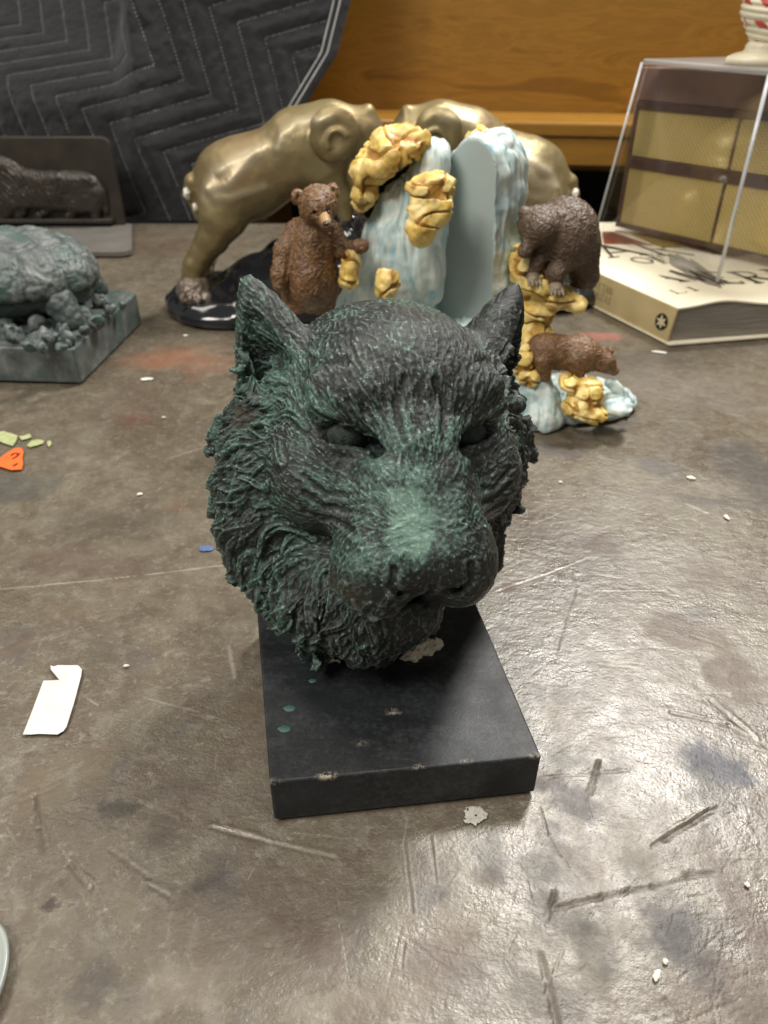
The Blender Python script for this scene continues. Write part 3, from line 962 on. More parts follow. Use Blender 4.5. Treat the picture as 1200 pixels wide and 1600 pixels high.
    stroke(og, [(20, 728), (25, 726), (27, 724)], .0010, .0011, ink)
    gp = simple('pale_green_paint', (.42, .45, .22), (.30, .34, .16), .6, scale=200, bmp=.0004)
    for poly, lb in (([(-6, 676), (6, 674), (18, 678), (28, 681), (25, 690), (20, 697), (10, 694), (-6, 688)], 'largest pale green paint fleck on the table, above the orange sticker at the edge'),
                 ([(30, 682), (38, 681), (46, 678), (50, 683), (43, 686), (34, 688)], 'small pale green paint fleck beside the largest green one'),
                 ([(42, 696), (50, 689), (60, 687), (69, 689), (68, 693), (56, 697), (47, 699)], 'elongated pale green paint fleck, third from the left edge'),
                 ([(74, 690), (79, 689), (81, 693), (77, 699), (74, 695)], 'tiny pale green paint fleck at the right end of the row')):
        sheet('paint_fleck', poly, .0001, .0004, gp, lb, 'paint fleck', group='pale green paint flecks at the left edge')
    # white paint spot in front of the plinth, broken surface
    wpt = simple('white_paint', (.62, .61, .55), (.40, .38, .32), .6, scale=700, bmp=.0004)
    c = ground(741, 1275)
    def blobsheet(c, rx, ry, seed, th, mat, name, label, cat, holes=.3, group=None, rot=0):
        n = 46
        gx, gy = np.meshgrid(np.linspace(-1.3, 1.3, n), np.linspace(-1.3, 1.3, n), indexing='ij')
        ca, sa = math.cos(rot), math.sin(rot)
        xx = gx.ravel() * rx; yy = gy.ravel() * ry
        Pq = np.stack([xx * ca - yy * sa + c[0], xx * sa + yy * ca + c[1], np.zeros(n * n)], 1).astype(np.float32)
        rr = np.sqrt(gx ** 2 + gy ** 2).ravel() + .42 * fbm(Pq, 1.5 / rx, 3, seed)
        hole = vnoise(Pq, 3.2 / rx, seed + 5) > (1 - holes)
        keep = (rr < 1) & ~hole
        Pq[:, 2] = .0001 + th * smooth01(-rr, -1, -.6)
        I = np.arange(n * n).reshape(n, n)
        Fq = np.stack([I[:-1, :-1].ravel(), I[1:, :-1].ravel(), I[1:, 1:].ravel(), I[:-1, 1:].ravel()], 1)
        Fq = Fq[keep[Fq].all(1)]
        if len(Fq) == 0: return
        us, inv = np.unique(Fq, return_inverse=True)
        me = mesh_np(name, Pq[us], inv.reshape(-1, 4))
        o = link(name, me, mat)
        return tag(o, label, cat, group)
    blobsheet(c, .0052, .0048, 3, .0004, wpt, 'paint_spot', 'round broken white paint spot on the table in front of the black plinth', 'paint spot', .42)
    chipm = simple('white_chip', (.75, .72, .64), (.6, .57, .5), .6)
    for px, py, rx, ry, rot, lb in (
        (1030, 550, .0075, .0028, -.35, 'small white chip on the table just in front of the thick book'),
        (1080, 746, .0036, .0024, -.4, 'small bright white chip on bare table right of the tiger, below the book'),
        (230, 592, .0075, .0030, .1, 'white flake on the table right of the tortoise figurine'),
        (218, 772, .0022, .0016, .2, 'tiny white flake on the table left of the tiger mane'),
        (1136, 808, .0018, .0030, .1, 'tiny pointed white flake near the right edge of the table'),
        (876, 753, .0016, .0014, .1, 'tiny white flake right beside the tiger mane'),
        (197, 1040, .0020, .0010, .1, 'tiny pale flake right of the white paper label'),
        (1168, 1382, .0012, .0012, 0, 'tiny bright flake near the lower right corner of the table'),
        (290, 524, .0030, .0020, 0, 'tiny white flake on the table behind the tiger\'s left ear'),
        (1027, 1524, .0026, .0012, .9, 'small pale paint fleck on the dark stain in the lower right'),
        (1040, 1502, .0012, .0011, .5, 'smallest pale paint dot on the dark stain in the lower right'),
        (256, 652, .0020, .0010, .0, 'tiny pale flake on the reddish patch of table left of the tiger')):
        blobsheet(ground(px, py), rx, ry, int(px), .0005, chipm, 'paint_flake', lb, 'paint flake', .04, rot=rot)
    bm_ = simple('blue_paint', (.10, .16, .36), (.07, .11, .26), .5)
    blobsheet(ground(322, 857), .0042, .0034, 9, .0003, bm_, 'paint_dot', 'small blue paint dot on the table left of the tiger head', 'paint dot', .05)
    # rim of a pale object cut by the left edge of the frame
    pm = simple('pale_grey_glaze', (.34, .37, .34), (.30, .33, .31), .3)
    c = ground(-72, 1560)
    V = []; F = []
    prof = [(.0, .001), (.0165, .001), (.0178, .0022), (.0182, .004), (.0176, .0052), (.0165, .0048), (.0150, .0034), (.0, .003)]
    n = 56
    for k in range(n):
        a = 2 * math.pi * k / n
        for r_, z_ in prof: V.append((c.x + r_ * math.cos(a), c.y + r_ * 1.5 * math.sin(a), z_))
    m_ = len(prof)
    for k in range(n):
        for i in range(m_ - 1):
            F.append((k * m_ + i, ((k + 1) % n) * m_ + i, ((k + 1) % n) * m_ + i + 1, k * m_ + i + 1))
    me = bpy.data.meshes.new('small_dish'); me.from_pydata(V, [], F)
    o = link('small_dish', me, pm)
    tag(o, 'pale grey rounded rim of a dish just entering the frame at the lower left', 'dish')
# ------------------------------------------------------------------ bench, wall and blanket behind the table
def wood_mat(name, c1, c2, rot=0, rough=.32):
    m, nt, b = nodes(name)
    v = coords(nt, (1.2, 6, 9), (0, 0, rot))
    w = noise(nt, v, 3.2, 6, .6, 1.6)
    fine = noise(nt, coords(nt, (2, 30, 60)), 6, 4, .6)
    col = ramp(nt, w, [(.32, c2), (.48, c1), (.56, tuple(x * .8 for x in c1)), (.7, c1)])
    col = mixc(nt, mth(nt, 'MULTIPLY', fine, .35), col, c2)
    kn = nn(nt, 'ShaderNodeTexVoronoi')
    kn.inputs['Scale'].default_value = 3.1
    nt.links.new(coords(nt, (1, 1, 2.2)), kn.inputs['Vector'])
    col = mixc(nt, ramp(nt, kn.outputs['Distance'], [(.03, (.85, .85, .85)), (.075, (0, 0, 0))]), col, tuple(x * .35 for x in c2))
    nt.links.new(col, b.inputs['Base Color'])
    b.inputs['Roughness'].default_value = rough
    bump(nt, b, fine, .0004)
    return m

def backdrop():
    wood = wood_mat('honey_varnished_pine', (.34, .168, .024), (.205, .095, .012))
    # bench: back board, projecting seat ledge, front rail; slightly turned so its right end is nearer
    A = Vector((-.75, 1.56)); B = Vector((1.0, 1.30))
    d = (B - A).normalized(); n = Vector((-d.y, d.x))
    def P(s, t, z): q = A + d * s + n * t; return (q.x, q.y, z)
    L = (B - A).length + .5
    root = empty('pine_bench', P(L / 2, .1, -.45), 'honey coloured pine bench with a projecting ledge standing behind the table', 'bench')
    def slab(s0, s1, t0, t1, z0, z1, name, bev=.002, mat=wood):
        mb = MB()
        mb.hexa([P(s0, t0, z0), P(s1, t0, z0), P(s1, t1, z0), P(s0, t1, z0)], [P(s0, t0, z1), P(s1, t0, z1), P(s1, t1, z1), P(s0, t1, z1)])
        return mb.build(name, mat, root, bevel=bev)
    S0 = .48
    slab(S0, L, .0, .16, .128, .150, 'ledge', .004)
    slab(S0, L, .008, .030, .082, .1278, 'front_rail', .003)
    slab(S0, L, .16, .185, .05, .62, 'back_board', .003)
    slab(S0, S0 + .05, .02, .185, -.75, .0818, 'leg'); slab(L - .05, L, .02, .185, -.75, .0818, 'leg')
    fl = simple('dark_floor', (.02, .018, .016), rough=.7)
    o = MB().box(-4, 4, -2.5, 4, -.80, -.75).build('floor', fl); tag(o, kind='structure')
    wl = simple('dark_wall', (.025, .022, .02), rough=.8)
    o = MB().box(-4, 4, 2.6, 2.65, -.75, 2.6).build('back_wall', wl); tag(o, kind='structure')
    o = MB().hexa([P(.48, .20, -.75), P(L + .3, .20, -.75), P(L + .3, .21, -.75), P(.48, .21, -.75)], [P(.48, .20, .0495), P(L + .3, .20, .0495), P(L + .3, .21, .0495), P(.48, .21, .0495)]).build('void_shade_panel', simple('void_black', (.006, .005, .005), rough=.9), root)  # black sheet added to keep the gap under the bench dark

def blanket():
    m, nt, b = nodes('charcoal_quilted_cloth')
    v = coords(nt)
    nt.links.new(ramp(nt, noise(nt, v, 25, 5), [(.3, (.008, .009, .0105)), (.7, (.017, .0185, .022))]), b.inputs['Base Color'])
    b.inputs['Roughness'].default_value = .75
    b.inputs['Sheen Weight'].default_value = .2
    b.inputs['Sheen Roughness'].default_value = .5
    bump(nt, b, mth(nt, 'ADD', noise(nt, v, 900, 3), mth(nt, 'MULTIPLY', noise(nt, v, 120, 5, .6), 1.4)), .0014)
    NX, NS = 520, 430
    xs = np.linspace(-1.05, 1.0, NX)    # param: 1.0 = right hem
    ss = np.linspace(0, 1.15, NS)
    hem_z = np.array([-.02, .03, .10, .17, .25, .32, .45, 1.5]); hem_x = np.array([-.215, -.205, -.180, -.135, -.075, -.052, -.045, -.045])
    XX, S = np.meshgrid(xs, ss)
    t = (XX + 1.05) / 2.05
    hx = np.interp(S, hem_z, hem_x)
    X = -1.05 + t * (hx + 1.05)
    def surf(X, S):
        X = np.asarray(X, float); S = np.asarray(S, float)
        # left part lies back over something low behind the table, right part hangs
        k = smooth01(-X, .385, .455)
        sb = np.maximum(S - .170, 0)
        rr = .03
        back = sb - rr * (1 - np.exp(-sb / rr))
        y = 1.375 + k * back * .80
        z = S - k * back * .45 + .0
        y = y + (1 - k) * .035 * smooth01(S, 0, .5) + .0
        # the fold between the two parts
        y = y - .030 * np.exp(-((X + .395) / .035) ** 2) * smooth01(S, .0, .15)
        Q = np.stack([X.ravel(), S.ravel(), 0 * X.ravel()], 1).astype(np.float32)
        low = (vnoise(Q, 5, 3) * .010 + vnoise(Q * np.array((1, .4, 1), np.float32), 14, 5) * .005).reshape(X.shape)
        y = y + low
        cr = (fbm(Q, 55, 4, 8) * .0036 * smooth01(vnoise(Q, 4, 2), -.5, .3)).reshape(X.shape)
        return X, y + cr, z
    s1 = np.array((.032, -.140)); f1 = np.array((-.170, -.040))
    M = np.linalg.inv(np.stack([s1, f1], 1))
    R0 = np.array((-.325, .213)); QD = .414
    def quilt(X, S):
        ab = np.stack([X - R0[0], S - R0[1]], -1) @ M.T
        tt = ab[..., 0] + ab[..., 1]; c = ab[..., 0] - ab[..., 1]
        u = np.mod(tt, 2.0)
        tri = np.where(u < 1, -u, u - 2)
        q = (c - tri) / QD
        return np.abs(q - np.round(q)) * 2          # 0 on a stitch line, 1 between two
    Xs, Ys, Zs = surf(X, S)
    qq = np.clip(quilt(X, S), 0, 1)
    Qp = np.stack([X.ravel(), S.ravel(), 0 * X.ravel()], 1).astype(np.float32)
    puff = .0072 * qq ** .42 + (vnoise(Qp, 95, 51).reshape(X.shape) * .0016 + vnoise(Qp, 210, 52).reshape(X.shape) * .0008) * (1 - qq) ** .5 * qq ** .3 * 2
    hemd = hx - X
    dl = np.abs(hemd - .020)
    puff = np.where(hemd < .028, .0035 * np.clip(np.minimum(hemd, np.abs(hemd - .028)) / .01, 0, 1) ** .5 + .001, puff)
    Ys = Ys - puff
    Zs2 = Zs + .0 * puff
    V = np.stack([Xs.ravel(), Ys.ravel(), Zs2.ravel()], 1).astype(np.float32)
    I = np.arange(NX * NS).reshape(NS, NX)
    Fq = np.stack([I[:-1, :-1].ravel(), I[:-1, 1:].ravel(), I[1:, 1:].ravel(), I[1:, :-1].ravel()], 1)
    # back layer gives the cloth its thickness
    Vb = V + np.array((0, .006, 0), np.float32)
    n0 = len(V)
    edge = []
    for a, c in ((I[:, -1], 1), (I[0, :], 0)):
        e = np.stack([a[:-1], a[1:], a[1:] + n0, a[:-1] + n0], 1)
        edge.append(e)
    me = mesh_np('moving_blanket', np.concatenate([V, Vb]), np.concatenate([Fq, Fq[:, ::-1] + n0] + edge))
    root = link('moving_blanket', me, m)
    tag(root, 'charcoal grey quilted moving blanket with white zigzag stitching hanging behind the table at the left', 'blanket')
    root['label'] = 'charcoal grey quilted blanket with pale zigzag stitching draped behind the table at the left'
    # stitches
    th = simple('pale_thread', (.42, .42, .43), (.26, .26, .27), .7)
    SV = []; SF = []
    def stitch(p0, p1, w=.0011, lift=.0018):
        x, y, z = surf(np.array([p0[0], p1[0]]), np.array([p0[1], p1[1]]))
        for i in (0, 1): pass
        a = Vector((x[0], y[0] - lift, z[0])); c = Vector((x[1], y[1] - lift, z[1]))
        dd = c - a
        if dd.length < 1e-5: return
        nrm = dd.cross(Vector((0, -1, 0.0)))
        if nrm.length < 1e-7: return
        nrm.normalize(); nrm *= w
        up = dd.cross(nrm).normalized() * w * .8
        if up.y > 0: up = -up
        k = len(SV)
        SV.extend([tuple(a - nrm), tuple(c - nrm), tuple(c + nrm), tuple(a + nrm), tuple((a + c) / 2 + up * 1.5)])
        SF.extend([(k, k + 1, k + 4), (k + 1, k + 2, k + 4), (k + 2, k + 3, k + 4), (k + 3, k, k + 4), (k + 3, k + 2, k + 1, k)])
    d0 = np.array((.037, -.027))
    # exact direction between neighbouring lines
    ab = QD / 2
    dvec = s1 * ab - f1 * ab
    for k in range(-22, 16):
        base = R0 + dvec * k
        p = base - (s1 + f1) * 4
        for seg in range(9):
            for vec in (f1, s1):
                L = np.linalg.norm(vec); m_ = int(L / .0052)
                for i in range(m_):
                    a = p + vec * (i + .15) / m_; c = p + vec * (i + .72) / m_
                    if -.98 < a[0] and 0.0 < a[1] < .78 and a[0] < np.interp(a[1], hem_z, hem_x) - .028:
                        stitch(a, c)
                p = p + vec
    me = bpy.data.meshes.new('stitching'); me.from_pydata(SV, [], SF)
    so = link('stitching', me, th, root); so['kind'] = 'stuff'
    # two lines of white cord along the hem
    cm = simple('white_cord', (.72, .72, .72), (.6, .6, .6), .6)
    for off in (.016, .026):
        pts = []
        for z in np.linspace(.05, .40, 60):
            xx = np.interp(z, hem_z, hem_x) - off
            x, y, zz = surf(np.array([xx]), np.array([z]))
            pts.append((x[0], y[0] - .0048, zz[0]))
        MB().tube(pts, .00105, 6).build('hem_cord', cm, root, smooth=True)

# ------------------------------------------------------------------ thick book
def strokes(parent, name, polys, to3, mat, th=.00025, nrm=None):
    """polys: list of (points, width0, width1); flat print raised a hair"""
    mb = MB()
    for pts, w0, w1 in polys:
        n = len(pts)
        for i in range(n - 1):
            a = Vector(pts[i] + (0,)); c = Vector(pts[i + 1] + (0,))
            d = (c - a).normalized(); s = Vector((-d.y, d.x, 0))
            wa = w0 + (w1 - w0) * i / (n - 1); wb = w0 + (w1 - w0) * (i + 1) / (n - 1)
            e = d * min(wa, wb) * .3
            q = [a - e - s * wa / 2, c + e - s * wb / 2, c + e + s * wb / 2, a - e + s * wa / 2]
            lo = [to3(p.x, p.y, 0) for p in q]; hi = [to3(p.x, p.y, th) for p in q]
            mb.hexa(lo, hi)
    return mb.build(name, mat, parent)

GL = {  # letters in a 0..1 box: list of (points, w0, w1)
 'A': [([(0, 0), (.45, 1)], .05, .05), ([(.42, 1), (.85, 0)], .13, .13), ([(.15, .36), (.68, .36)], .05, .05), ([(-.1, 0), (.14, 0)], .05, .05), ([(.68, 0), (1.0, 0)], .05, .05)],
 'R': [([(.15, 0), (.15, 1)], .13, .13), ([(.0, 1), (.5, 1), (.68, .88), (.70, .7), (.6, .55), (.4, .5), (.15, .5)], .06, .06), ([(.40, .5), (.9, 0)], .11, .11), ([(0, 0), (.3, 0)], .05, .05)],
 'T': [([(.45, 0), (.45, 1)], .13, .13), ([(0, .9), (0, 1), (.9, 1), (.9, .9)], .06, .06), ([(.28, 0), (.62, 0)], .05, .05)],
 'O': [([(.45 + .42 * math.cos(a * .5236), .5 + .5 * math.sin(a * .5236)) for a in range(13)], .08, .08)],
 'F': [([(.15, 0), (.15, 1)], .13, .13), ([(0, 1), (.7, 1), (.7, .88)], .06, .06), ([(.15, .52), (.5, .52)], .05, .05), ([(0, 0), (.3, 0)], .05, .05)],
 'M': [([(.1, 0), (.15, 1)], .05, .05), ([(.15, 1), (.5, .1)], .13, .13), ([(.5, .1), (.9, 1)], .05, .05), ([(.9, 1), (.95, 0)], .13, .13)],
 'E': [([(.15, 0), (.15, 1)], .13, .13), ([(0, 1), (.7, 1), (.7, .88)], .06, .06), ([(.15, .52), (.5, .52)], .05, .05), ([(0, 0), (.72, 0), (.74, .14)], .06, .06)],
 'I': [([(.2, 0), (.2, 1)], .13, .13), ([(.05, 0), (.35, 0)], .05, .05), ([(.05, 1), (.35, 1)], .05, .05)],
 'C': [([(.8, .85), (.6, .99), (.4, 1), (.15, .85), (.03, .5), (.15, .15), (.4, 0), (.65, .03), (.82, .2)], .08, .08)],
 'L': [([(.15, 0), (.15, 1)], .13, .13), ([(0, 0), (.68, 0), (.7, .16)], .06, .06), ([(0, 1), (.3, 1)], .05, .05)],
 'N': [([(.1, 0), (.1, 1)], .06, .06), ([(.1, 1), (.85, 0)], .13, .13), ([(.85, 0), (.85, 1)], .06, .06)],
 'D': [([(.15, 0), (.15, 1)], .13, .13), ([(0, 1), (.4, 1), (.75, .85), (.85, .5), (.75, .15), (.4, 0), (0, 0)], .08, .08)],
 'S': [([(.7, .85), (.45, 1), (.15, .88), (.15, .65), (.6, .4), (.72, .2), (.45, 0), (.1, .12)], .1, .1)],
 'V': [([(0, 1), (.42, 0)], .12, .12), ([(.42, 0), (.85, 1)], .05, .05)],
 'U': [([(.1, 1), (.1, .25), (.3, 0), (.6, 0), (.8, .25), (.8, 1)], .09, .09)],
 'Z': [([(.05, 1), (.75, 1), (.05, 0), (.75, 0)], .08, .08)],
 'P': [([(.15, 0), (.15, 1)], .13, .13), ([(.0, 1), (.5, 1), (.68, .88), (.70, .7), (.6, .55), (.4, .5), (.15, .5)], .06, .06)],
}
def word(txt, x, y, h, wid=None, sp=1.08):
    out = []
    w = wid or h
    for ch in txt:
        if ch != ' ':
            for pts, a, c in GL[ch]:
                out.append(([(x + px * w, y + py * h) for px, py in pts], a * h, c * h))
        x += w * sp * (.5 if ch in 'I ' else 1)
    return out

def book():
    H = .042
    cream = simple('cream_cover_card', (.90, .84, .66), (.86, .79, .60), .38, scale=12)
    spine_m = simple('yellowed_spine_card', (.62, .50, .27), (.52, .41, .20), .45, scale=30)
    b0, b1 = ground(1041, 537), ground(916, 474)
    p_near = ground(1041, 537); p_far = ground(916, 474)
    root = empty('book', p_near, 'thick cream paperback art book with a yellowed spine, under the acrylic case', 'book')
    E1 = Vector((.62, .832, 0)); E2 = Vector((.60, 1.175, 0)); Bk = Vector((.316, 1.16, 0))
    t0 = ground(1059, 482, H); t1 = ground(931, 425, H)
    # page block
    nt_ = 14
    m, nt, b = nodes('grey_page_edges')
    v = coords(nt, (1, 1, 1))
    st = noise(nt, coords(nt, (1.0, 1.0, 60)), 18, 3, .6)
    nt.links.new(ramp(nt, st, [(.35, (.16, .145, .12)), (.65, (.34, .31, .26))]), b.inputs['Base Color'])
    b.inputs['Roughness'].default_value = .8
    def lerp(a, c, t): return a + (c - a) * t
    def wave(t): return .0055 * math.exp(-((t - .17) / .10) ** 2) - .0035 * math.exp(-((t - .45) / .12) ** 2)
    ns = 28
    V = []; F = []
    fb0 = lerp(p_near, E1, .012) + Vector((0, .002, 0)); 
    for i in range(ns + 1):
        t = i / ns
        f = lerp(Vector((t0.x, t0.y, 0)), E1, t) + Vector((.002, .0025, 0))
        f2 = lerp(p_near, E1, t) + Vector((.002, .0025, 0))
        bk = lerp(Bk, E2, t) - Vector((0, .004, 0))
        V += [(f2.x, f2.y, .0022), (f.x, f.y, H - .0022 + wave(t)), (bk.x, bk.y, H - .0022), (bk.x, bk.y, .0022)]
    for i in range(ns):
        k = i * 4
        F += [(k, k + 4, k + 5, k + 1), (k + 1, k + 5, k + 6, k + 2), (k + 2, k + 6, k + 7, k + 3)]
    F += [(0, 1, 2, 3)]
    me = bpy.data.meshes.new('page_block'); me.from_pydata(V, [], F)
    link('page_block', me, m, root, False)
    # covers and spine
    def cover(name, z0, z1, wv):
        V = []; F = []
        for i in range(ns + 1):
            t = i / ns
            f = lerp(Vector((t0.x, t0.y, 0)), E1, t)
            w = wave(t) if wv else 0
            row = []
            for j in range(9):
                s = j / 8
                back = lerp(Bk, E2, t); mid = lerp(Vector((t1.x, t1.y, 0)), lerp(E1, E2, .5), t)
                q = lerp(f, mid, s * 2) if s < .5 else lerp(mid, back, s * 2 - 1)
                row.append((q, w * (1 - s) + .0002))
            V += [(q.x, q.y, z0 + w_) for q, w_ in row] + [(q.x, q.y, z1 + w_) for q, w_ in row]
        for i in range(ns):
            for j in range(8):
                k = i * 18 + j
                F += [(k + 9, k + 27, k + 28, k + 10), (k, k + 1, k + 19, k + 18)]
            k = i * 18
            F += [(k, k + 18, k + 27, k + 9), (k + 8, k + 17, k + 35, k + 26)]
        for j in range(8):
            F += [(j, j + 9, j + 10, j + 1), (ns * 18 + j, ns * 18 + j + 1, ns * 18 + j + 10, ns * 18 + j + 9)]
        me = bpy.data.meshes.new(name); me.from_pydata(V, [], F)
        import bmesh
        bm = bmesh.new(); bm.from_mesh(me); bmesh.ops.recalc_face_normals(bm, faces=bm.faces); bm.to_mesh(me); bm.free()
        return link(name, me, cream, root, False)
    cov = cover('front_cover', H - .0018, H, True)
    cover('back_cover', .0004, .0020, False)
    a, c = p_near, p_far
    n = Vector((-(t1 - t0).y, (t1 - t0).x, 0)).normalized()
    mb = MB()
    q0, q1 = Vector((a.x, a.y, .0006)), Vector((c.x, c.y, .0006))
    r0, r1 = Vector((t0.x, t0.y, H - .0004)), Vector((t1.x, t1.y, H - .0004))
    inn = Vector((.0018, .0006, 0))
    mb.hexa([q0 - inn * .2, q0 + inn, q1 + inn, q1 - inn * .2], [r0 - inn * .2, r0 + inn, r1 + inn, r1 - inn * .2])
    sp = mb.build('spine', spine_m, root)
    # side of the book behind the spine end
    mb = MB()
    mb.hexa([(c.x, c.y, .003), (c.x + .003, c.y, .003), (Bk.x + .003, Bk.y, .003), (Bk.x, Bk.y, .003)],
            [(t1.x, t1.y, H - .0025), (t1.x + .003, t1.y, H - .0025), (Bk.x + .003, Bk.y, H - .0025), (Bk.x, Bk.y, H - .0025)])
    mb.build('cover_turn_in', cream, root)
    ink = simple('black_print', (.035, .025, .02), (.05, .035, .03), .5)
    # title, in page coordinates measured on the cover: origin at spine near corner, x across, y towards the head
    O = Vector((t0.x, t0.y, H)); uy = (Vector((t1.x, t1.y, H)) - O).normalized(); ux = Vector((.985, .17, 0)).normalized()
    def pg(x, y, h):
        q = O + ux * x + uy * y
        t = max(0, min(1, (q - O).dot((E1 - Vector((O.x, O.y, 0))).normalized()) / .32)); s = max(0, y) / .34
        return (q.x, q.y, H + wave(t) * max(0, 1 - s) + .0009 + h)
    LY = (1041 - 916)
    def tr(ch_list): return ch_list
    P1 = ground(957, 404, H); P2 = ground(1030, 448, H); P3 = ground(1000, 416, H); P4 = ground(1056, 463, H)
    def loc(p):
        q = Vector((p.x, p.y, 0)) - Vector((O.x, O.y, 0))
        # solve q = ux x + uy y
        det = ux.x * uy.y - ux.y * uy.x
        return ((q.x * uy.y - q.y * uy.x) / det, (ux.x * q.y - ux.y * q.x) / det)
    for txt, P_, h, w_ in (('ART', P1, .060, .055), ('OF', P3, .028, .026), ('AMERICA', P2, .044, .036), ('LI', P4, .014, .018), ):
        x, y = loc(P_)
        strokes(cov, 'title_lettering', word(txt, x, y, h, w_, 1.12), pg, ink)
    # picture band across the upper part of the cover
    band = [simple('print_red', (.30, .08, .05), (.22, .05, .03), .4), simple('print_olive', (.42, .30, .07), (.28, .19, .05), .4, scale=90), simple('print_orange', (.50, .22, .08), (.35, .12, .05), .4), simple('print_rust', (.34, .12, .07), (.24, .08, .05), .4)]
    quads = [((941, 362), (955, 362), (1020, 384), (944, 380)), ((985, 366), (1030, 364), (1078, 383), (1052, 385), (1030, 385)), ((1033, 364), (1072, 366), (1100, 386), (1082, 386)), ((1076, 362), (1142, 380), (1134, 388), (1104, 386), (1070, 370)), ((1146, 383), (1215, 398), (1230, 410), (1138, 390))]
    for i, q in enumerate(quads):
        mb = MB(); pts = [ground(*p, H + .0016) for p in q]
        V = [(p.x, p.y, H + .0001) for p in pts] + [(p.x, p.y, H + .0018) for p in pts]
        n_ = len(q)
        mb.add(V, [tuple(range(n_ - 1, -1, -1)), tuple(range(n_, 2 * n_))] + [(k, (k + 1) % n_, n_ + (k + 1) % n_, n_ + k) for k in range(n_)])
        mb.build('cover_picture', band[(0, 1, 2, 3, 3)[i]], cov)
    # spine print: round emblem and small faded lettering
    ox = Vector((a.x, a.y, .0)); su = (Vector((c.x, c.y, 0)) - ox); SL = su.length; su.normalize()
    up = (Vector((t0.x, t0.y, H)) - Vector((a.x, a.y, 0)))
    out = Vector((-su.y, su.x, 0)).normalized()
    if out.x > 0: out = -out
    def spn(x, y, h):
        q = ox + su * x + up * (y / H) + out * (.0006 + h)
        return (q.x, q.y, q.z)
    def disc(cx, cy, r, r2, mat, name, h, n_=20):
        mb = MB()
        for k in range(n_):
            a0, a1 = 2 * math.pi * k / n_, 2 * math.pi * (k + 1) / n_
            ra = r2[k % len(r2)] if hasattr(r2, '__len__') else r2
            mb.hexa([spn(cx + r2 * math.cos(a0), cy + r2 * math.sin(a0), h), spn(cx + r * math.cos(a0), cy + r * math.sin(a0), h), spn(cx + r * math.cos(a1), cy + r * math.sin(a1), h), spn(cx + r2 * math.cos(a1), cy + r2 * math.sin(a1), h)],
                    [spn(cx + r2 * math.cos(a0), cy + r2 * math.sin(a0), h + .0002), spn(cx + r * math.cos(a0), cy + r * math.sin(a0), h + .0002), spn(cx + r * math.cos(a1), cy + r * math.sin(a1), h + .0002), spn(cx + r2 * math.cos(a1), cy + r2 * math.sin(a1), h + .0002)])
        return mb.build(name, mat, sp)
    black = simple('emblem_black', (.02, .02, .015), rough=.5)
    disc(.016, .021, .0098, .0005, black, 'emblem', .0001)
    cm = simple('emblem_cream', (.75, .66, .42), (.7, .6, .38), .5)
    mb = MB()
    for k in range(6):
        a0 = k * math.pi / 3 + .3
        tip = (.016 + .0082 * math.cos(a0), .021 + .0082 * math.sin(a0))
        l = (.016 + .0042 * math.cos(a0 - .42), .021 + .0042 * math.sin(a0 - .42)); r_ = (.016 + .0042 * math.cos(a0 + .42), .021 + .0042 * math.sin(a0 + .42))
        mb.hexa([spn(.016, .021, .0004), spn(*l, .0004), spn(*tip, .0004), spn(*r_, .0004)], [spn(.016, .021, .0007), spn(*l, .0007), spn(*tip, .0007), spn(*r_, .0007)])
    mb.build('emblem_star', cm, sp)
    faint = simple('faded_print', (.36, .29, .15), (.30, .24, .12), .6)
    def spt(x, y, h): return spn(SL - .006 - x, y, h)
    strokes(sp, 'spine_lettering', word('IVETAN', .0, .024, .0085, .0062, 1.1) + word('MUZAS', .004, .012, .0085, .0066, 1.1), spt, faint)

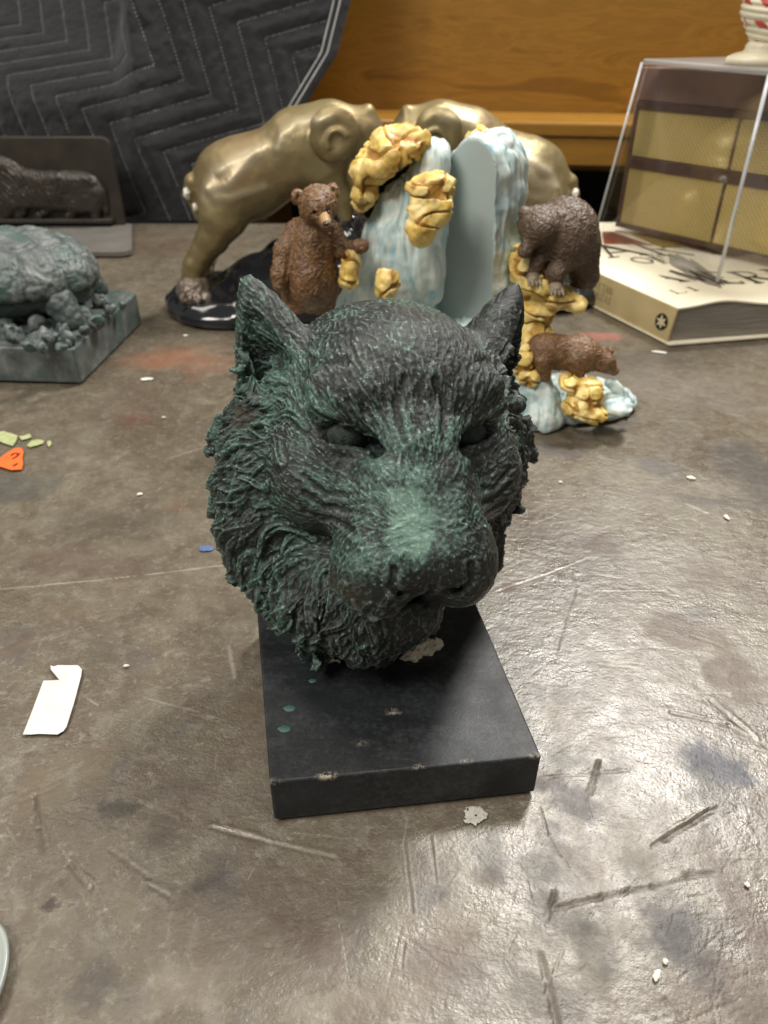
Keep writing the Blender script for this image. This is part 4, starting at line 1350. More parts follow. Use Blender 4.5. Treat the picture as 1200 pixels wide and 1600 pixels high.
# ------------------------------------------------------------------ acrylic case with a cane panelled box inside
def case():
    z0, z1 = .0482, .256
    N0 = Vector((.381, .845, 0)); L0 = Vector((.293, 1.065, 0))
    LEAN = Vector((.026, .0, 0))
    u = (L0 - N0); n = Vector((u.y, -u.x, 0)).normalized(); n = -n if n.x < 0 else n
    Dp = .30
    m, nt, b = nodes('clear_acrylic')
    out = nt.nodes['Material Output']
    tr = nn(nt, 'ShaderNodeBsdfTransparent'); tr.inputs[0].default_value = (.95, .955, .96, 1)
    gl = nn(nt, 'ShaderNodeBsdfGlossy'); gl.inputs['Roughness'].default_value = .06
    gl.inputs[0].default_value = (1, 1, 1, 1)
    fr = nn(nt, 'ShaderNodeFresnel'); fr.inputs[0].default_value = 1.45
    mx = nn(nt, 'ShaderNodeMixShader')
    nt.links.new(mth(nt, 'ADD', mth(nt, 'MULTIPLY', fr.outputs[0], .16), .008), mx.inputs[0]); nt.links.new(tr.outputs[0], mx.inputs[1]); nt.links.new(gl.outputs[0], mx.inputs[2])
    nt.links.new(mx.outputs[0], out.inputs[0])
    edge = simple('acrylic_edge_shine', (.62, .64, .66), (.5, .52, .54), .15, spec=.9)  # pale colour stands in for the shine along the edge
    root = empty('display_case', (N0 + L0) / 2 + n * Dp / 2 + Vector((0, 0, z0)), 'clear acrylic display case standing on the cream book', 'display case')
    def pane(a, c, inn, za, zb, name, mat=m):
        mb = MB()
        ta = LEAN if (a - L0).length < .02 or name == 'back_pane' else Vector(); tc_ = LEAN if (c - L0).length < .02 or name == 'back_pane' else Vector()
        A2, C2 = a + ta, c + tc_
        mb.hexa([(a.x, a.y, za), (c.x, c.y, za), (c.x + inn.x, c.y + inn.y, za), (a.x + inn.x, a.y + inn.y, za)], [(A2.x, A2.y, zb), (C2.x, C2.y, zb), (C2.x + inn.x, C2.y + inn.y, zb), (A2.x + inn.x, A2.y + inn.y, zb)])
        return mb.build(name, mat, root)
    th = .003
    ud = u.normalized()
    pane(N0 + ud * .004, L0 - ud * .004, n * th, z0, z1 - .006, 'side_pane')
    pane(N0 + n * .004, N0 + n * Dp, ud * th, z0, z1 - .006, 'front_pane')
    pane(L0 + n * .004, L0 + n * Dp, -ud * th, z0, z1 - .006, 'back_pane')
    for c in (N0, L0):
        ct = c + (LEAN if c is L0 else Vector())
        MB().tube([(c.x, c.y, z0), (ct.x, ct.y, z1 - .004)], .0021 if c is N0 else .0016, 8).build('corner_edge', edge, root, smooth=True)
    tm, nt, b = nodes('acrylic_lid')
    tr = nn(nt, 'ShaderNodeBsdfTransparent'); tr.inputs[0].default_value = (.86, .87, .87, 1)
    b.inputs['Base Color'].default_value = (.62, .63, .63, 1)  # grey base colour stands in for the grazing reflection
    b.inputs['Roughness'].default_value = .12
    mx = nn(nt, 'ShaderNodeMixShader'); mx.inputs[0].default_value = .42
    nt.links.new(tr.outputs[0], mx.inputs[1]); nt.links.new(b.outputs[0], mx.inputs[2]); nt.links.new(mx.outputs[0], nt.nodes['Material Output'].inputs[0])
    mb = MB()
    q = [N0, N0 + n * Dp, L0 + n * Dp + LEAN, L0 + LEAN]
    mb.hexa([(p.x, p.y, z1 - .006) for p in q], [(p.x, p.y, z1) for p in q])
    mb.build('lid', tm, root, bevel=.0024, segs=3)

    # cane panelled box inside
    A = Vector((.465, .930, 0)); B = Vector((.331, 1.105, 0))
    d = (A - B).normalized(); Lb = (A - B).length + .16
    nn_ = Vector((-d.y, d.x, 0)); nn_ = nn_ if nn_.x > 0 else -nn_
    frame = simple('dark_wood_frame', (.13, .075, .055), (.08, .045, .035), .35, scale=40)
    topw = simple('pinkish_wood', (.26, .15, .11), (.20, .11, .08), .4, scale=25)
    cane, nt, b = nodes('woven_cane')
    tc = nn(nt, 'ShaderNodeNewGeometry')
    v1 = nn(nt, 'ShaderNodeTexWave'); v1.inputs['Scale'].default_value = 95; v1.bands_direction = 'DIAGONAL'
    mp = nn(nt, 'ShaderNodeMapping'); mp.inputs['Rotation'].default_value = (0, 0, 1.1)
    nt.links.new(tc.outputs['Position'], mp.inputs[0]); nt.links.new(mp.outputs[0], v1.inputs['Vector'])
    v2 = nn(nt, 'ShaderNodeTexWave'); v2.inputs['Scale'].default_value = 95; v2.bands_direction = 'Z'
    nt.links.new(tc.outputs['Position'], v2.inputs['Vector'])
    w = mth(nt, 'MULTIPLY', v1.outputs['Fac'], v2.outputs['Fac'])
    nt.links.new(ramp(nt, w, [(.1, (.60, .42, .12)), (.5, (.90, .72, .32))]), b.inputs['Base Color'])
    b.inputs['Roughness'].default_value = .5
    bump(nt, b, w, .0015)
    box = empty('cane_box', (B + d * Lb / 2) + nn_ * .08 + Vector((0, 0, z0)), 'yellow cane panelled box with dark wood bars inside the acrylic case', 'box')
    def bar(s0, s1, za, zb, t0, t1, name, mat, bev=.0012):
        p = [B + d * s0 + nn_ * t0, B + d * s1 + nn_ * t0, B + d * s1 + nn_ * t1, B + d * s0 + nn_ * t1]
        mb = MB(); mb.hexa([(q.x, q.y, za) for q in p], [(q.x, q.y, zb) for q in p])
        return mb.build(name, mat, box, bevel=bev)
    zb0 = z0 + .001
    rows = [(zb0 + .006, .127), (.1420, .198)]
    cols = [(.006, .148), (.152, Lb - .006)]
    bar(0, Lb, zb0, zb0 + .0058, 0, .012, 'rail', frame)
    bar(0, Lb, .1272, .1418, 0, .012, 'rail', frame)
    bar(0, Lb, .1982, .2080, 0, .012, 'rail', frame)
    bar(0, Lb, .2082, .2450, .0, .14, 'lid_board', topw)
    bar(0, .0058, zb0 + .01, .1980, 0.0005, .0115, 'stile', frame)
    bar(.1484, .1516, zb0 + .01, .1980, 0.0005, .0115, 'stile', frame)
    for za, zc in rows:
        for s0, s1 in cols:
            bar(s0, s1, za + .0003, zc, .003, .008, 'cane_panel', cane, 0)
    # little knitted-looking red and white figure on the lid
    fig = empty('striped_figurine', Vector((.385, .93, z1)), 'red and white striped figurine on a white foot standing on top of the acrylic case', 'figurine')
    c0 = ground(1202, 60, z1); c0 = Vector((.405, .93, z1))
    wm = simple('cream_glaze', (.82, .76, .58), (.75, .68, .5), .35)
    red = simple('red_glaze', (.50, .05, .03), (.40, .04, .03), .35)
    def F1(P): return smin(ell(P, c0 + Vector((0, 0, .004)), (.036, .026, .010)), ell(P, c0 + Vector((.004, 0, .016)), (.022, .018, .010)), .004)
    V, Fq, N = sdf_mesh(F1, np.array(c0) - .042, np.array(c0) + .042, 60)
    V[:, 2] = np.maximum(V[:, 2], z1 + .0003)
    link('foot', mesh_np('foot', V, Fq), wm, fig)
    def F2(P):
        z = P[:, 2] - z1
        a = np.arctan2(P[:, 1] - c0.y, P[:, 0] - c0.x - .004)
        r = .020 + .013 * smooth01(z, .022, .05) - .010 * smooth01(z, .1, .15)
        rr = np.sqrt((P[:, 0] - c0.x - .004) ** 2 + (P[:, 1] - c0.y) ** 2)
        ph = z * 520 + a * 2.0
        return smax(rr - r - .0022 * np.abs(np.sin(ph)), np.abs(z - .085) - .065, .01)
    V, Fq, N = sdf_mesh(F2, np.array(c0) + (-.045, -.045, .015), np.array(c0) + (.05, .045, .16), 130)
    o = link('striped_body', mesh_np('striped_body', V, Fq), wm, fig)
    a = np.arctan2(V[:, 1] - c0.y, V[:, 0] - c0.x - .004); z = V[:, 2] - z1
    k1 = np.floor((z * 520 + a * 2.0) / math.pi); k2 = np.floor((a * 9 / math.pi) + z * 90)
    cc = ((k1 % 3 == 1) & (k2 % 2 == 0)).astype(np.float32)
    attr(o.data, 'red', cc)
    m2, nt, b = nodes('striped_glaze')
    nt.links.new(mixc(nt, at_node(nt, 'red'), (.82, .76, .58), (.55, .06, .04)), b.inputs['Base Color'])
    b.inputs['Roughness'].default_value = .4
    o.data.materials[0] = m2

# ------------------------------------------------------------------ golden animals pushing (bookends)
def gold_mats():
    m, nt, b = nodes('aged_gold_bronze')
    v = coords(nt)
    cr = at_node(nt, 'crease')
    col = ramp(nt, noise(nt, v, 22, 5, .6), [(.3, (.21, .165, .075)), (.7, (.30, .24, .12))])
    col = mixc(nt, ramp(nt, noise(nt, v, 9, 4, .6), [(.5, (0, 0, 0)), (.68, (.5, .5, .5))]), col, (.26, .155, .08))
    col = mixc(nt, cr, col, (.60, .53, .38))
    nt.links.new(col, b.inputs['Base Color'])
    b.inputs['Metallic'].default_value = .55
    nt.links.new(ramp(nt, noise(nt, v, 60, 4), [(.3, (.40, .40, .40)), (.7, (.52, .52, .52))]), b.inputs['Roughness'])
    bump(nt, b, noise(nt, v, 260, 3), .0003)
    blk, nt, b = nodes('glossy_black_rock')
    b.inputs['Base Color'].default_value = (.012, .013, .016, 1)
    b.inputs['Roughness'].default_value = .14
    b.inputs['Coat Weight'].default_value = .5
    chip = simple('white_plaster_chip', (.80, .78, .72), (.7, .66, .58), .7)
    toe = simple('worn_grey_bronze', (.26, .22, .18), (.14, .10, .08), .4, metal=.5, scale=110, bmp=.0004)
    return m, blk, chip, toe

def gold_animal(mats, mapx, Y, mirror, label):
    gm, blk, chip, toe = mats
    def p(x, y, dy=0): return np.array(at(mapx(x), y, Y + dy), np.float32)
    s = scale_at(at(mapx(430), 300, Y))
    foot = at(mapx(370), 478, Y); foot.z = 0
    root = empty('animal_bookend', foot, label, 'bookend', 'gold animal bookends pushing from both sides')
    def F(P):
        d = ell(P, p(372, 288), (56 * s, .046, 50 * s), None)                                  # rump
        d = smin(d, cone(P, p(330, 296), p(345, 268), 30 * s, 30 * s), .02)
        d = smin(d, cone(P, p(395, 272), p(480, 238), 54 * s, 52 * s), .03)                   # barrel
        d = smin(d, cone(P, p(470, 222), p(515, 212), 46 * s, 40 * s), .02)                   # shoulder
        d = smin(d, cone(P, p(520, 205, -.005), p(566, 205, -.005), 36 * s, 30 * s), .02)      # head
        d = smin(d, cone(P, p(545, 190, -.005), p(574, 175, -.01), 15 * s, 9 * s), .008)       # brow knob
        d = smin(d, cone(P, p(570, 220, -.005), p(592, 250, -.005), 22 * s, 15 * s), .015)     # muzzle
        d = smin(d, ell(P, p(352, 320, -.022), (40 * s, .026, 42 * s)), .012)                 # thigh
        d = smin(d, cone(P, p(345, 345, -.026), p(333, 372, -.028), 34 * s, 25 * s), .012)
        d = smin(d, cone(P, p(330, 372, -.028), p(306, 412, -.030), 22 * s, 17 * s), .006)    # shank
        d = smin(d, cone(P, p(304, 415, -.030), p(300, 440, -.032), 18 * s, 17 * s), .004)
        d = smin(d, cone(P, p(345, 345, .030), p(330, 385, .040), 28 * s, 18 * s), .01)        # far hind leg
        d = smin(d, cone(P, p(330, 385, .040), p(318, 430, .045), 16 * s, 15 * s), .006)
        d = smin(d, cone(P, p(512, 268, -.018), p(536, 310, -.018), 26 * s, 14 * s), .015)     # forelegs
        d = smin(d, cone(P, p(536, 310, -.018), p(540, 372, -.016), 14 * s, 12 * s), .008)
        d = smin(d, cone(P, p(520, 268, .022), p(556, 320, .025), 24 * s, 13 * s), .015)
        d = smin(d, cone(P, p(556, 320, .025), p(560, 380, .025), 13 * s, 12 * s), .008)
        # ear: round lobe with a rim and a curl, standing proud of the head
        c = p(522, 210, -.043)
        e = ell(P, c, (33 * s, .010, 36 * s))
        rim = np.sqrt((np.sqrt(((P[:, 0] - c[0]) / 1.0) ** 2 + ((P[:, 2] - c[2]) / 1.08) ** 2) - 31 * s) ** 2 + (P[:, 1] - c[1] - .001) ** 2) - 3.6 * s
        e = smax(e, -ell(P, c + np.array((0, -.013, 0), np.float32), (26 * s, .0085, 28 * s)), .003)
        e = smin(e, rim, .003)
        c2 = p(527, 222, -.050)
        curl = np.sqrt((np.sqrt((P[:, 0] - c2[0]) ** 2 + (P[:, 2] - c2[2]) ** 2) - 15 * s) ** 2 + (P[:, 1] - c2[1]) ** 2) - 2.6 * s
        curl = smax(curl, (P[:, 2] - c2[2]) * -1 + (P[:, 0] - c2[0]) * (-.6 if mirror else .6), .002)
        e = smin(e, curl, .006)
        d = smin(d, e, .006)
        # tail
        d = smin(d, cone(P, p(300, 285, -.01), p(294, 303, -.01), 12 * s, 8 * s), .006)
        d = smin(d, cone(P, p(294, 303, -.01), p(312, 338, -.012), 7 * s, 9 * s), .006)
        # folds
        f1 = cone(P, p(330, 345, -.062), p(388, 338, -.060), 3 * s, 3 * s)
        d = smax(d, -f1, .006)
        d = smax(d, -cone(P, p(318, 366, -.05), p(345, 376, -.055), 2.5 * s, 2.5 * s), .006)
        d = smax(d, -cone(P, p(442, 205, -.060), p(452, 176, -.050), 3 * s, 2 * s), .008)
        return d
    a, b_ = at(mapx(268), 500, Y), at(mapx(612), 140, Y)
    lo = np.array((min(a.x, b_.x), Y - .085, a.z - .01)); hi = np.array((max(a.x, b_.x), Y + .085, b_.z + .01))
    V, Fq, N = sdf_mesh(F, lo, hi, 125, 1)
    wob = fbm(V, 22, 2, 4) * .0018 + vnoise(V, 110, 8) * .0004
    # soft muscle ridges
    def ridge(pts, wd, h):
        best = np.full(len(V), 9., np.float32)
        for q0, q1 in zip(pts[:-1], pts[1:]):
            A_, B_ = p(*q0)[[0, 2]], p(*q1)[[0, 2]]
            ba = B_ - A_
            t = np.clip(((V[:, [0, 2]] - A_) @ ba) / (ba @ ba), 0, 1)
            best = np.minimum(best, np.linalg.norm(V[:, [0, 2]] - A_ - t[:, None] * ba, axis=1))
        return h * np.exp(-(best / wd) ** 2) * (N[:, 1] < -.1)
    rd = ridge([(332, 300), (345, 262), (380, 240), (405, 232)], 8 * s, .0022) + ridge([(340, 285), (368, 276), (378, 262), (420, 222)], 8 * s, .0020) \
        + ridge([(338, 285), (350, 296), (372, 296), (420, 282)], 7 * s, .0016) + ridge([(440, 224), (446, 205), (470, 186), (520, 178)], 7 * s, .0018)
    V2 = V + N * (wob + rd)[:, None]
    me = mesh_np('body', V2, Fq)
    attr(me, 'crease', np.clip(rd / .002, 0, 1) * .45)
    link('body', me, gm, root)
    # foot with toes
    def FT(P):
        d = ell(P, p(303, 450, -.034), (28 * s, .026, 22 * s))
        for k in range(4):
            d = smin(d, ell(P, p(288 + k * 12, 468 - abs(k - 1.5) * 1.5, -.052 - .004 * math.sin(k)), (8 * s, .010, 11 * s)), .003)
        return d
    c = p(303, 455, -.034)
    V, Fq, N = sdf_mesh(FT, c - .045, c + .045, 64, 1)
    V = V + N * (fbm(V, 150, 3, 2) * .0012)[:, None]
    V[:, 2] = np.maximum(V[:, 2], .0005)
    link('foot', mesh_np('foot', V, Fq), toe, root)
    for (x, y, rx, rz) in ((293, 302, 6, 9), (307, 324, 5, 7)):
        c = p(x, y, -.014)
        V, Fq, N = sdf_mesh(lambda P: ell(P, c, (rx * s, .009, rz * s)) + .0012 * vnoise(P, 300, 3), c - .016, c + .016, 34)
        link('plaster_chip', mesh_np('plaster_chip', V, Fq), chip, root)
    # black rock base, flowing ridges
    def FB(P):
        q = P.copy()
        d = ell(q, np.array((p(400, 470)[0], Y - .005, .008), np.float32), (150 * s, .085, .030))
        d = smin(d, ell(q, np.array((p(450, 450)[0], Y + .0, .02), np.float32), (100 * s, .07, .055)), .02)
        d = smin(d, ell(q, np.array((p(540, 450)[0], Y + .0, .035), np.float32), (65 * s, .06, .075)), .02)
        d = d + .006 * np.sin((q[:, 0] * 40 + q[:, 2] * 120 + 2 * vnoise(q, 18, 3)))*.6 + .004 * fbm(q, 35, 2, 5)
        return smax(d, .0006 - q[:, 2], .003)
    xs_ = sorted((p(255, 470)[0], p(625, 470)[0]))
    V, Fq, N = sdf_mesh(FB, (xs_[0], Y - .10, -.004), (xs_[1], Y + .10, .125), 110, 1)
    link('rock_base', mesh_np('rock_base', V, Fq), blk, root)
    if not mirror:
        mb = MB()  # flat cream disc behind the rock base
        c = at(388, 389, Y + .12); n_ = 20
        ring = [(c.x + .033 * math.cos(2 * math.pi * k / n_), Y + .085 + .02 * math.sin(2 * math.pi * k / n_), 0) for k in range(n_)]
        mb.prism([(a_, b_) for a_, b_, _ in ring], .0005, .010)
        mb.build('cream_disc', simple('cream_rim', (.8, .72, .6), (.75, .66, .52), .4), root, bevel=.001)
    return root

# ------------------------------------------------------------------ waterfall rock bookends with brown bears
def rock_mats():
    m, nt, b = nodes('pale_blue_painted_waterfall')
    v = coords(nt, (1, 1, .22))
    fl = noise(nt, v, 90, 5, .65, 1.0)
    col = ramp(nt, fl, [(.30, (.24, .42, .47)), (.42, (.42, .56, .57)), (.52, (.58, .66, .62)), (.66, (.64, .70, .66))])
    nt.links.new(mixc(nt, ramp(nt, noise(nt, coords(nt), 30, 4), [(.56, (0, 0, 0)), (.68, (.55, .55, .55))]), col, (.26, .46, .54)), b.inputs['Base Color'])
    b.inputs['Roughness'].default_value = .42
    y, nt, b = nodes('yellow_painted_rock')
    col = ramp(nt, noise(nt, coords(nt), 70, 5, .65, .6), [(.3, (.50, .29, .04)), (.45, (.74, .52, .14)), (.68, (.86, .72, .34))])
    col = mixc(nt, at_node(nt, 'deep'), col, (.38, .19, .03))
    nt.links.new(col, b.inputs['Base Color'])
    b.inputs['Roughness'].default_value = .42
    g = simple('grey_blue_flat_face', (.36, .43, .42), (.41, .47, .455), .38, scale=16)
    br, nt, b = nodes('brown_bear_paint')
    v = coords(nt)
    col = ramp(nt, noise(nt, v, 220, 5, .7), [(.3, (.060, .028, .012)), (.55, (.17, .088, .038)), (.75, (.32, .19, .085))])
    col = mixc(nt, at_node(nt, 'high'), col, (.30, .17, .08))
    nt.links.new(col, b.inputs['Base Color'])
    b.inputs['Roughness'].default_value = .5
    tan = simple('tan_muzzle', (.42, .27, .13), (.34, .2, .09), .5)
    drk = simple('bear_nose_black', (.02, .013, .01), rough=.35)
    gb = simple('greybrown_bear_paint', (.125, .080, .050), (.060, .038, .024), .5, scale=200)
    return dict(water=m, yellow=y, face=g, bear=br, tan=tan, dark=drk, grey=gb)

def rockmesh(name, func, lo, hi, n, mat, parent, sub=0, amp=.002, freq=70, seed=1, crag=0, streak=0):
    V, Fq, N = sdf_mesh(func, lo, hi, n, sub)
    D = fbm(V, freq, 3, seed) * amp
    if crag:
        D -= crag * (np.abs(vnoise(V * np.array((1, 1, 1.6), np.float32), freq * .8, seed + 4)) < .12) 
        D += crag * .8 * (1 - np.abs(fbm(V * np.array((1, 1, .6), np.float32), freq * .7, 2, seed + 9)) * 2)
    if streak:
        D += streak * np.sin(fbm(V * np.array((1, 1, .15), np.float32), 60, 2, seed) * 9)
    V2 = V + N * D[:, None]
    V2[:, 2] = np.maximum(V2[:, 2], .0004)
    me = mesh_np(name, V2, Fq)
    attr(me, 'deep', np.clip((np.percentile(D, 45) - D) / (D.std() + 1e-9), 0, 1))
    return link(name, me, mat, parent)

def furry(V, N, Fq, flow, rng, L, W, H, cnt):
    D = tufts(V, N, flow, [(cnt, L, W, H, None), (cnt, L * .6, W * .6, H * .5, None)], rng, .2)
    V2 = V + N * D[:, None]
    return V2, D

def bear_mesh(func, lo, hi, n, head, mats, parent, name='bear', mat='bear', seed=2, cnt=1300, fur=(.0042, .0012, .0010)):
    V, Fq, N = sdf_mesh(func, lo, hi, n, 1)
    rng = np.random.default_rng(seed)
    fl = V - np.array(head, np.float32)
    fl[:, 2] -= .02
    V2, D = furry(V, N, Fq, fl.astype(np.float32), rng, *fur, cnt)
    me = mesh_np(name, V2, Fq)
    attr(me, 'high', np.clip((D - .0006) / .0012, 0, 1) * .55)
    return link(name, me, mats[mat], parent)

def rock_bookends():
    M = rock_mats()
    lab = 'pale blue and yellow waterfall rock bookend '
    # ---- left one -----------------------------------------------------------
    Y = .655
    def p(x, y, dy=0): return np.array(at(x, y, Y + dy), np.float32)
    s = scale_at(at(650, 330, Y))
    fc = at(650, 480, Y); fc.z = 0
    L = empty('rock_bookend', fc, lab + 'with a standing brown bear on its left ledge', 'bookend', 'rock bookends with bears, back to back')
    def FL(P):
        d = cone(P, p(682, 258), p(655, 400), 37 * s, 78 * s)
        d = smin(d, cone(P, p(620, 330), p(590, 480), 34 * s, 66 * s), .02)
        d = smin(d, ell(P, np.array((p(610, 480)[0], Y - .005, .02), np.float32), (110 * s, .06, .06)), .03)
        d = smax(d, np.abs(P[:, 1] - Y) - .050, .03)
        # flat vertical end towards the other bookend
        e0, e1 = p(703, 225), p(690, 480)
        nx = np.array((1, -.12), np.float32); nx /= np.linalg.norm(nx)
        d = smax(d, (P[:, 0] - e0[0]) * nx[0] + (P[:, 1] - Y) * nx[1], .004)
        return smax(d, .0004 - P[:, 2], .003)
    rockmesh('waterfall_rock', FL, (p(490, 480)[0], Y - .075, -.004), (p(715, 200)[0], Y + .075, p(690, 195)[2]), 120, M['water'], L, 1, .0014, 50, 3, streak=.0011)
    # base skirt running out to the left, under the tiger's ear
    def FS(P):
        d = ell(P, np.array((-.050, .585, .006), np.float32), (.050, .05, .018))
        d = smin(d, cone(P, (-.06, .60, .01), (-.115, .592, .006), .012, .009), .01)
        d = smin(d, cone(P, (-.058, .622, .0), (-.060, .622, .052), .036, .022), .012)
        d = smin(d, ell(P, np.array((-.045, .61, .03), np.float32), (.050, .05, .045)), .02)
        return smax(d, .0004 - P[:, 2], .003)
    rockmesh('rock_skirt', FS, (-.15, .50, -.004), (.04, .68, .085), 90, M['water'], L, 1, .003, 45, 5, crag=.002)
    def yel(name, blobs, seed, parent, n=70, Yc=Y, amp=.0022, crag=.0035, fr=80):
        cs = [(np.array(at(x, y, Yc + dy), np.float32), rx, rz, ry) for x, y, rx, rz, ry, dy in blobs]
        def G(P):
            d = None
            for c, rx, rz, ry in cs:
                e = ell(P, c, (rx * s, ry, rz * s))
                d = e if d is None else smin(d, e, .006)
            return d
        A = np.array([c for c, *_ in cs]); R_ = max(max(rx, rz) for _, rx, rz, _ in cs) * s + .012
        Ry = max(r[3] for r in cs) + .012
        lo = A.min(0) - (R_, Ry, R_); hi = A.max(0) + (R_, Ry, R_)
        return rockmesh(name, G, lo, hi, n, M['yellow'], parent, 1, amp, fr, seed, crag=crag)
    yel('yellow_rock', [(612, 232, 30, 28, .035, .0), (640, 222, 26, 18, .03, .0), (590, 255, 26, 26, .035, 0), (566, 268, 20, 24, .028, 0), (568, 300, 18, 22, .026, 0)], 3, L)
    yel('yellow_rock', [(668, 295, 30, 18, .014, -.050), (672, 325, 28, 30, .014, -.054), (656, 355, 18, 22, .012, -.062), (690, 285, 14, 14, .014, -.046)], 7, L)
    yel('yellow_rock', [(547, 418, 12, 22, .012, -.055), (545, 435, 11, 12, .012, -.058)], 11, L, 40)
    yel('yellow_rock', [(600, 450, 9, 26, .010, -.060), (612, 440, 9, 22, .010, -.060)], 13, L, 40)
    c = ground(382, 583)
    Yb = c.y
    rockmesh('yellow_rock', lambda P: ell(P, np.array((c.x + .005, c.y + .003, .012), np.float32), (.010, .012, .014)), np.array((c.x - .02, c.y - .02, -.002)), np.array((c.x + .025, c.y + .02, .03)), 40, M['yellow'], L, 0, .002, 120, 2, crag=.002)
    # standing bear
    Yb = .615
    def b(x, y, dy=0): return np.array(at(x, y, Yb + dy), np.float32)
    sb = scale_at(at(490, 390, Yb))
    def FB(P):
        d = ell(P, b(488, 428), (40 * sb, .033, 56 * sb))                        # belly
        d = smin(d, ell(P, b(490, 375), (30 * sb, .026, 40 * sb)), .010)          # chest
        d = smin(d, ell(P, b(497, 320, -.006), (28 * sb, .024, 27 * sb)), .007)    # head
        d = smin(d, cone(P, b(505, 336, -.018), b(509, 350, -.034), 10 * sb, 7.5 * sb), .005)   # muzzle root
        d = smin(d, cone(P, b(462, 360), b(444, 392, -.008), 15 * sb, 13 * sb), .006)    # left arm
        d = smin(d, cone(P, b(444, 392, -.008), b(437, 430, -.018), 14 * sb, 12 * sb), .005)
        d = smin(d, cone(P, b(437, 430, -.018), b(436, 446, -.022), 12 * sb, 9 * sb), .004)
        d = smin(d, cone(P, b(520, 362), b(537, 392, -.006), 14 * sb, 12 * sb), .006)    # right arm reaching to the rock
        d = smin(d, cone(P, b(537, 392, -.006), b(566, 384, -.012), 11 * sb, 9 * sb), .005)
        d = smin(d, cone(P, b(462, 455, -.004), b(462, 492, -.008), 22 * sb, 19 * sb), .006)   # legs
        d = smin(d, cone(P, b(505, 455, -.004), b(500, 496, -.008), 22 * sb, 19 * sb), .006)
        for ex, ey in ((465, 308), (520, 299)):
            e = ell(P, b(ex, ey, .002), (9 * sb, .006, 10 * sb))
            e = smax(e, -ell(P, b(ex + (2 if ex < 490 else -1), ey + 2, -.007), (5.5 * sb, .006, 6 * sb)), .002)
            d = smin(d, e, .003)
        for ex, ey in ((491, 333), (513, 331)):
            d = smax(d, -ell(P, b(ex, ey, -.030), (3.2 * sb, .006, 3 * sb)), .002)
        d = smax(d, -cone(P, b(505, 357, -.042), b(512, 359, -.042), 2.4 * sb, 2 * sb), .002)
        return d
    lo = b(405, 520, -.06); hi = b(590, 275, .05)
    bo = bear_mesh(FB, lo, hi, 120, b(505, 335, -.02), M, L, 'bear', 'bear', 3, 1700, (.0050, .0013, .0011))
    V, Fq, N = sdf_mesh(lambda P: smin(cone(P, b(506, 338, -.026), b(509, 348, -.038), 8.5 * sb, 7 * sb), ell(P, b(508, 360, -.030), (6 * sb, .007, 5 * sb)), .003), b(490, 372, -.06), b(530, 325, .0), 50)
    link('muzzle', mesh_np('muzzle', V, Fq), M['tan'], bo)
    for (x, y, rx, rz, dy) in ((509, 350, 5, 3.4, -.0445), (491, 333, 2.6, 2.6, -.0265), (513, 331, 2.6, 2.6, -.0262)):
        cc = b(x, y, dy)
        V, Fq, N = sdf_mesh(lambda P: ell(P, cc, (rx * sb, .0025, rz * sb)), cc - .006, cc + .006, 18)
        link('nose' if rx > 4 else 'eye', mesh_np('dark', V, Fq), M['dark'], bo)
    # ---- right one ----------------------------------------------------------
    Y2 = .665
    def r(x, y, dy=0): return np.array(at(x, y, Y2 + dy), np.float32)
    rc = at(760, 480, Y2); rc.z = 0
    R_ = empty('rock_bookend', rc, lab + 'with grey flat side and two bears', 'bookend', 'rock bookends with bears, back to back')
    fn = np.array((-.62, -.785, 0), np.float32); fn /= np.linalg.norm(fn)
    fp = r(697, 350)
    ev = np.array((-fn[1], fn[0], 0), np.float32)
    ztop = r(728, 214)[2]
    def FR(P):
        q = P - fp
        k = -(q @ fn); a = q @ ev - .023
        z = P[:, 2]
        rad = .0235 + .010 * smooth01(-z, -.19, -.02) + .10 * np.clip(k, 0, .05)
        ze = np.clip(z, -.02, ztop - .026)
        d = (np.sqrt(a * a + ((z - ze) * (.0235 / .026)) ** 2 + 1e-9) - rad) * .85
        d = smax(d, k - .062 - .02 * smooth01(-z, -.16, -.02), .03)
        c2 = r(800, 480)
        d = smin(d, cone(P, (c2[0], Y2 + .012, .02), (c2[0] - .006, Y2 + .012, .09), .030, .016), .025)
        d = smax(d, -k, .0012)
        return smax(d, .0004 - P[:, 2], .003)
    lo = (r(670, 480)[0], Y2 - .08, -.004); hi = (r(870, 480)[0] + .01, Y2 + .10, ztop + .012)
    V, Fq, N = sdf_mesh(FR, lo, hi, 130, 1)
    flat = ((V - fp) @ fn > -.0006)
    D = (fbm(V, 50, 3, 5) * .0016 + .0012 * np.sin(fbm(V * np.array((1, 1, .15), np.float32), 60, 2, 4) * 9) + .0024 * np.clip(vnoise(V, 75, 17), 0, 1)) * (~flat)
    V2 = V + N * D[:, None]; V2[:, 2] = np.maximum(V2[:, 2], .0004)
    me = mesh_np('waterfall_rock', V2, Fq)
    o = link('waterfall_rock', me, M['water'], R_)
    me.materials.append(M['face'])
    ff = flat[Fq].all(1)
    me.polygons.foreach_set('material_index', ff.astype(np.int32))
    s2 = s
    yel('yellow_rock', [(748, 215, 18, 12, .02, .03), (775, 225, 18, 16, .02, .03), (786, 245, 10, 14, .018, .03)], 23, R_, 50, Y2)
    # ledge under the upper bear
    def ry(name, blobs, seed, n, Yc, **k): return yel(name, blobs, seed, R_, n, Yc, **k)
    ry('ledge_rock', [(815, 415, 16, 30, .02, 0), (838, 440, 26, 22, .025, -.004), (868, 462, 26, 16, .022, -.008), (893, 472, 18, 10, .016, -.010), (835, 480, 34, 28, .028, .005), (830, 520, 36, 30, .03, .0)], 29, 90, .64)
    # front part: water, rocks and the small bear
    Y3 = .585
    def w(x, y, dy=0): return np.array(at(x, y, Y3 + dy), np.float32)
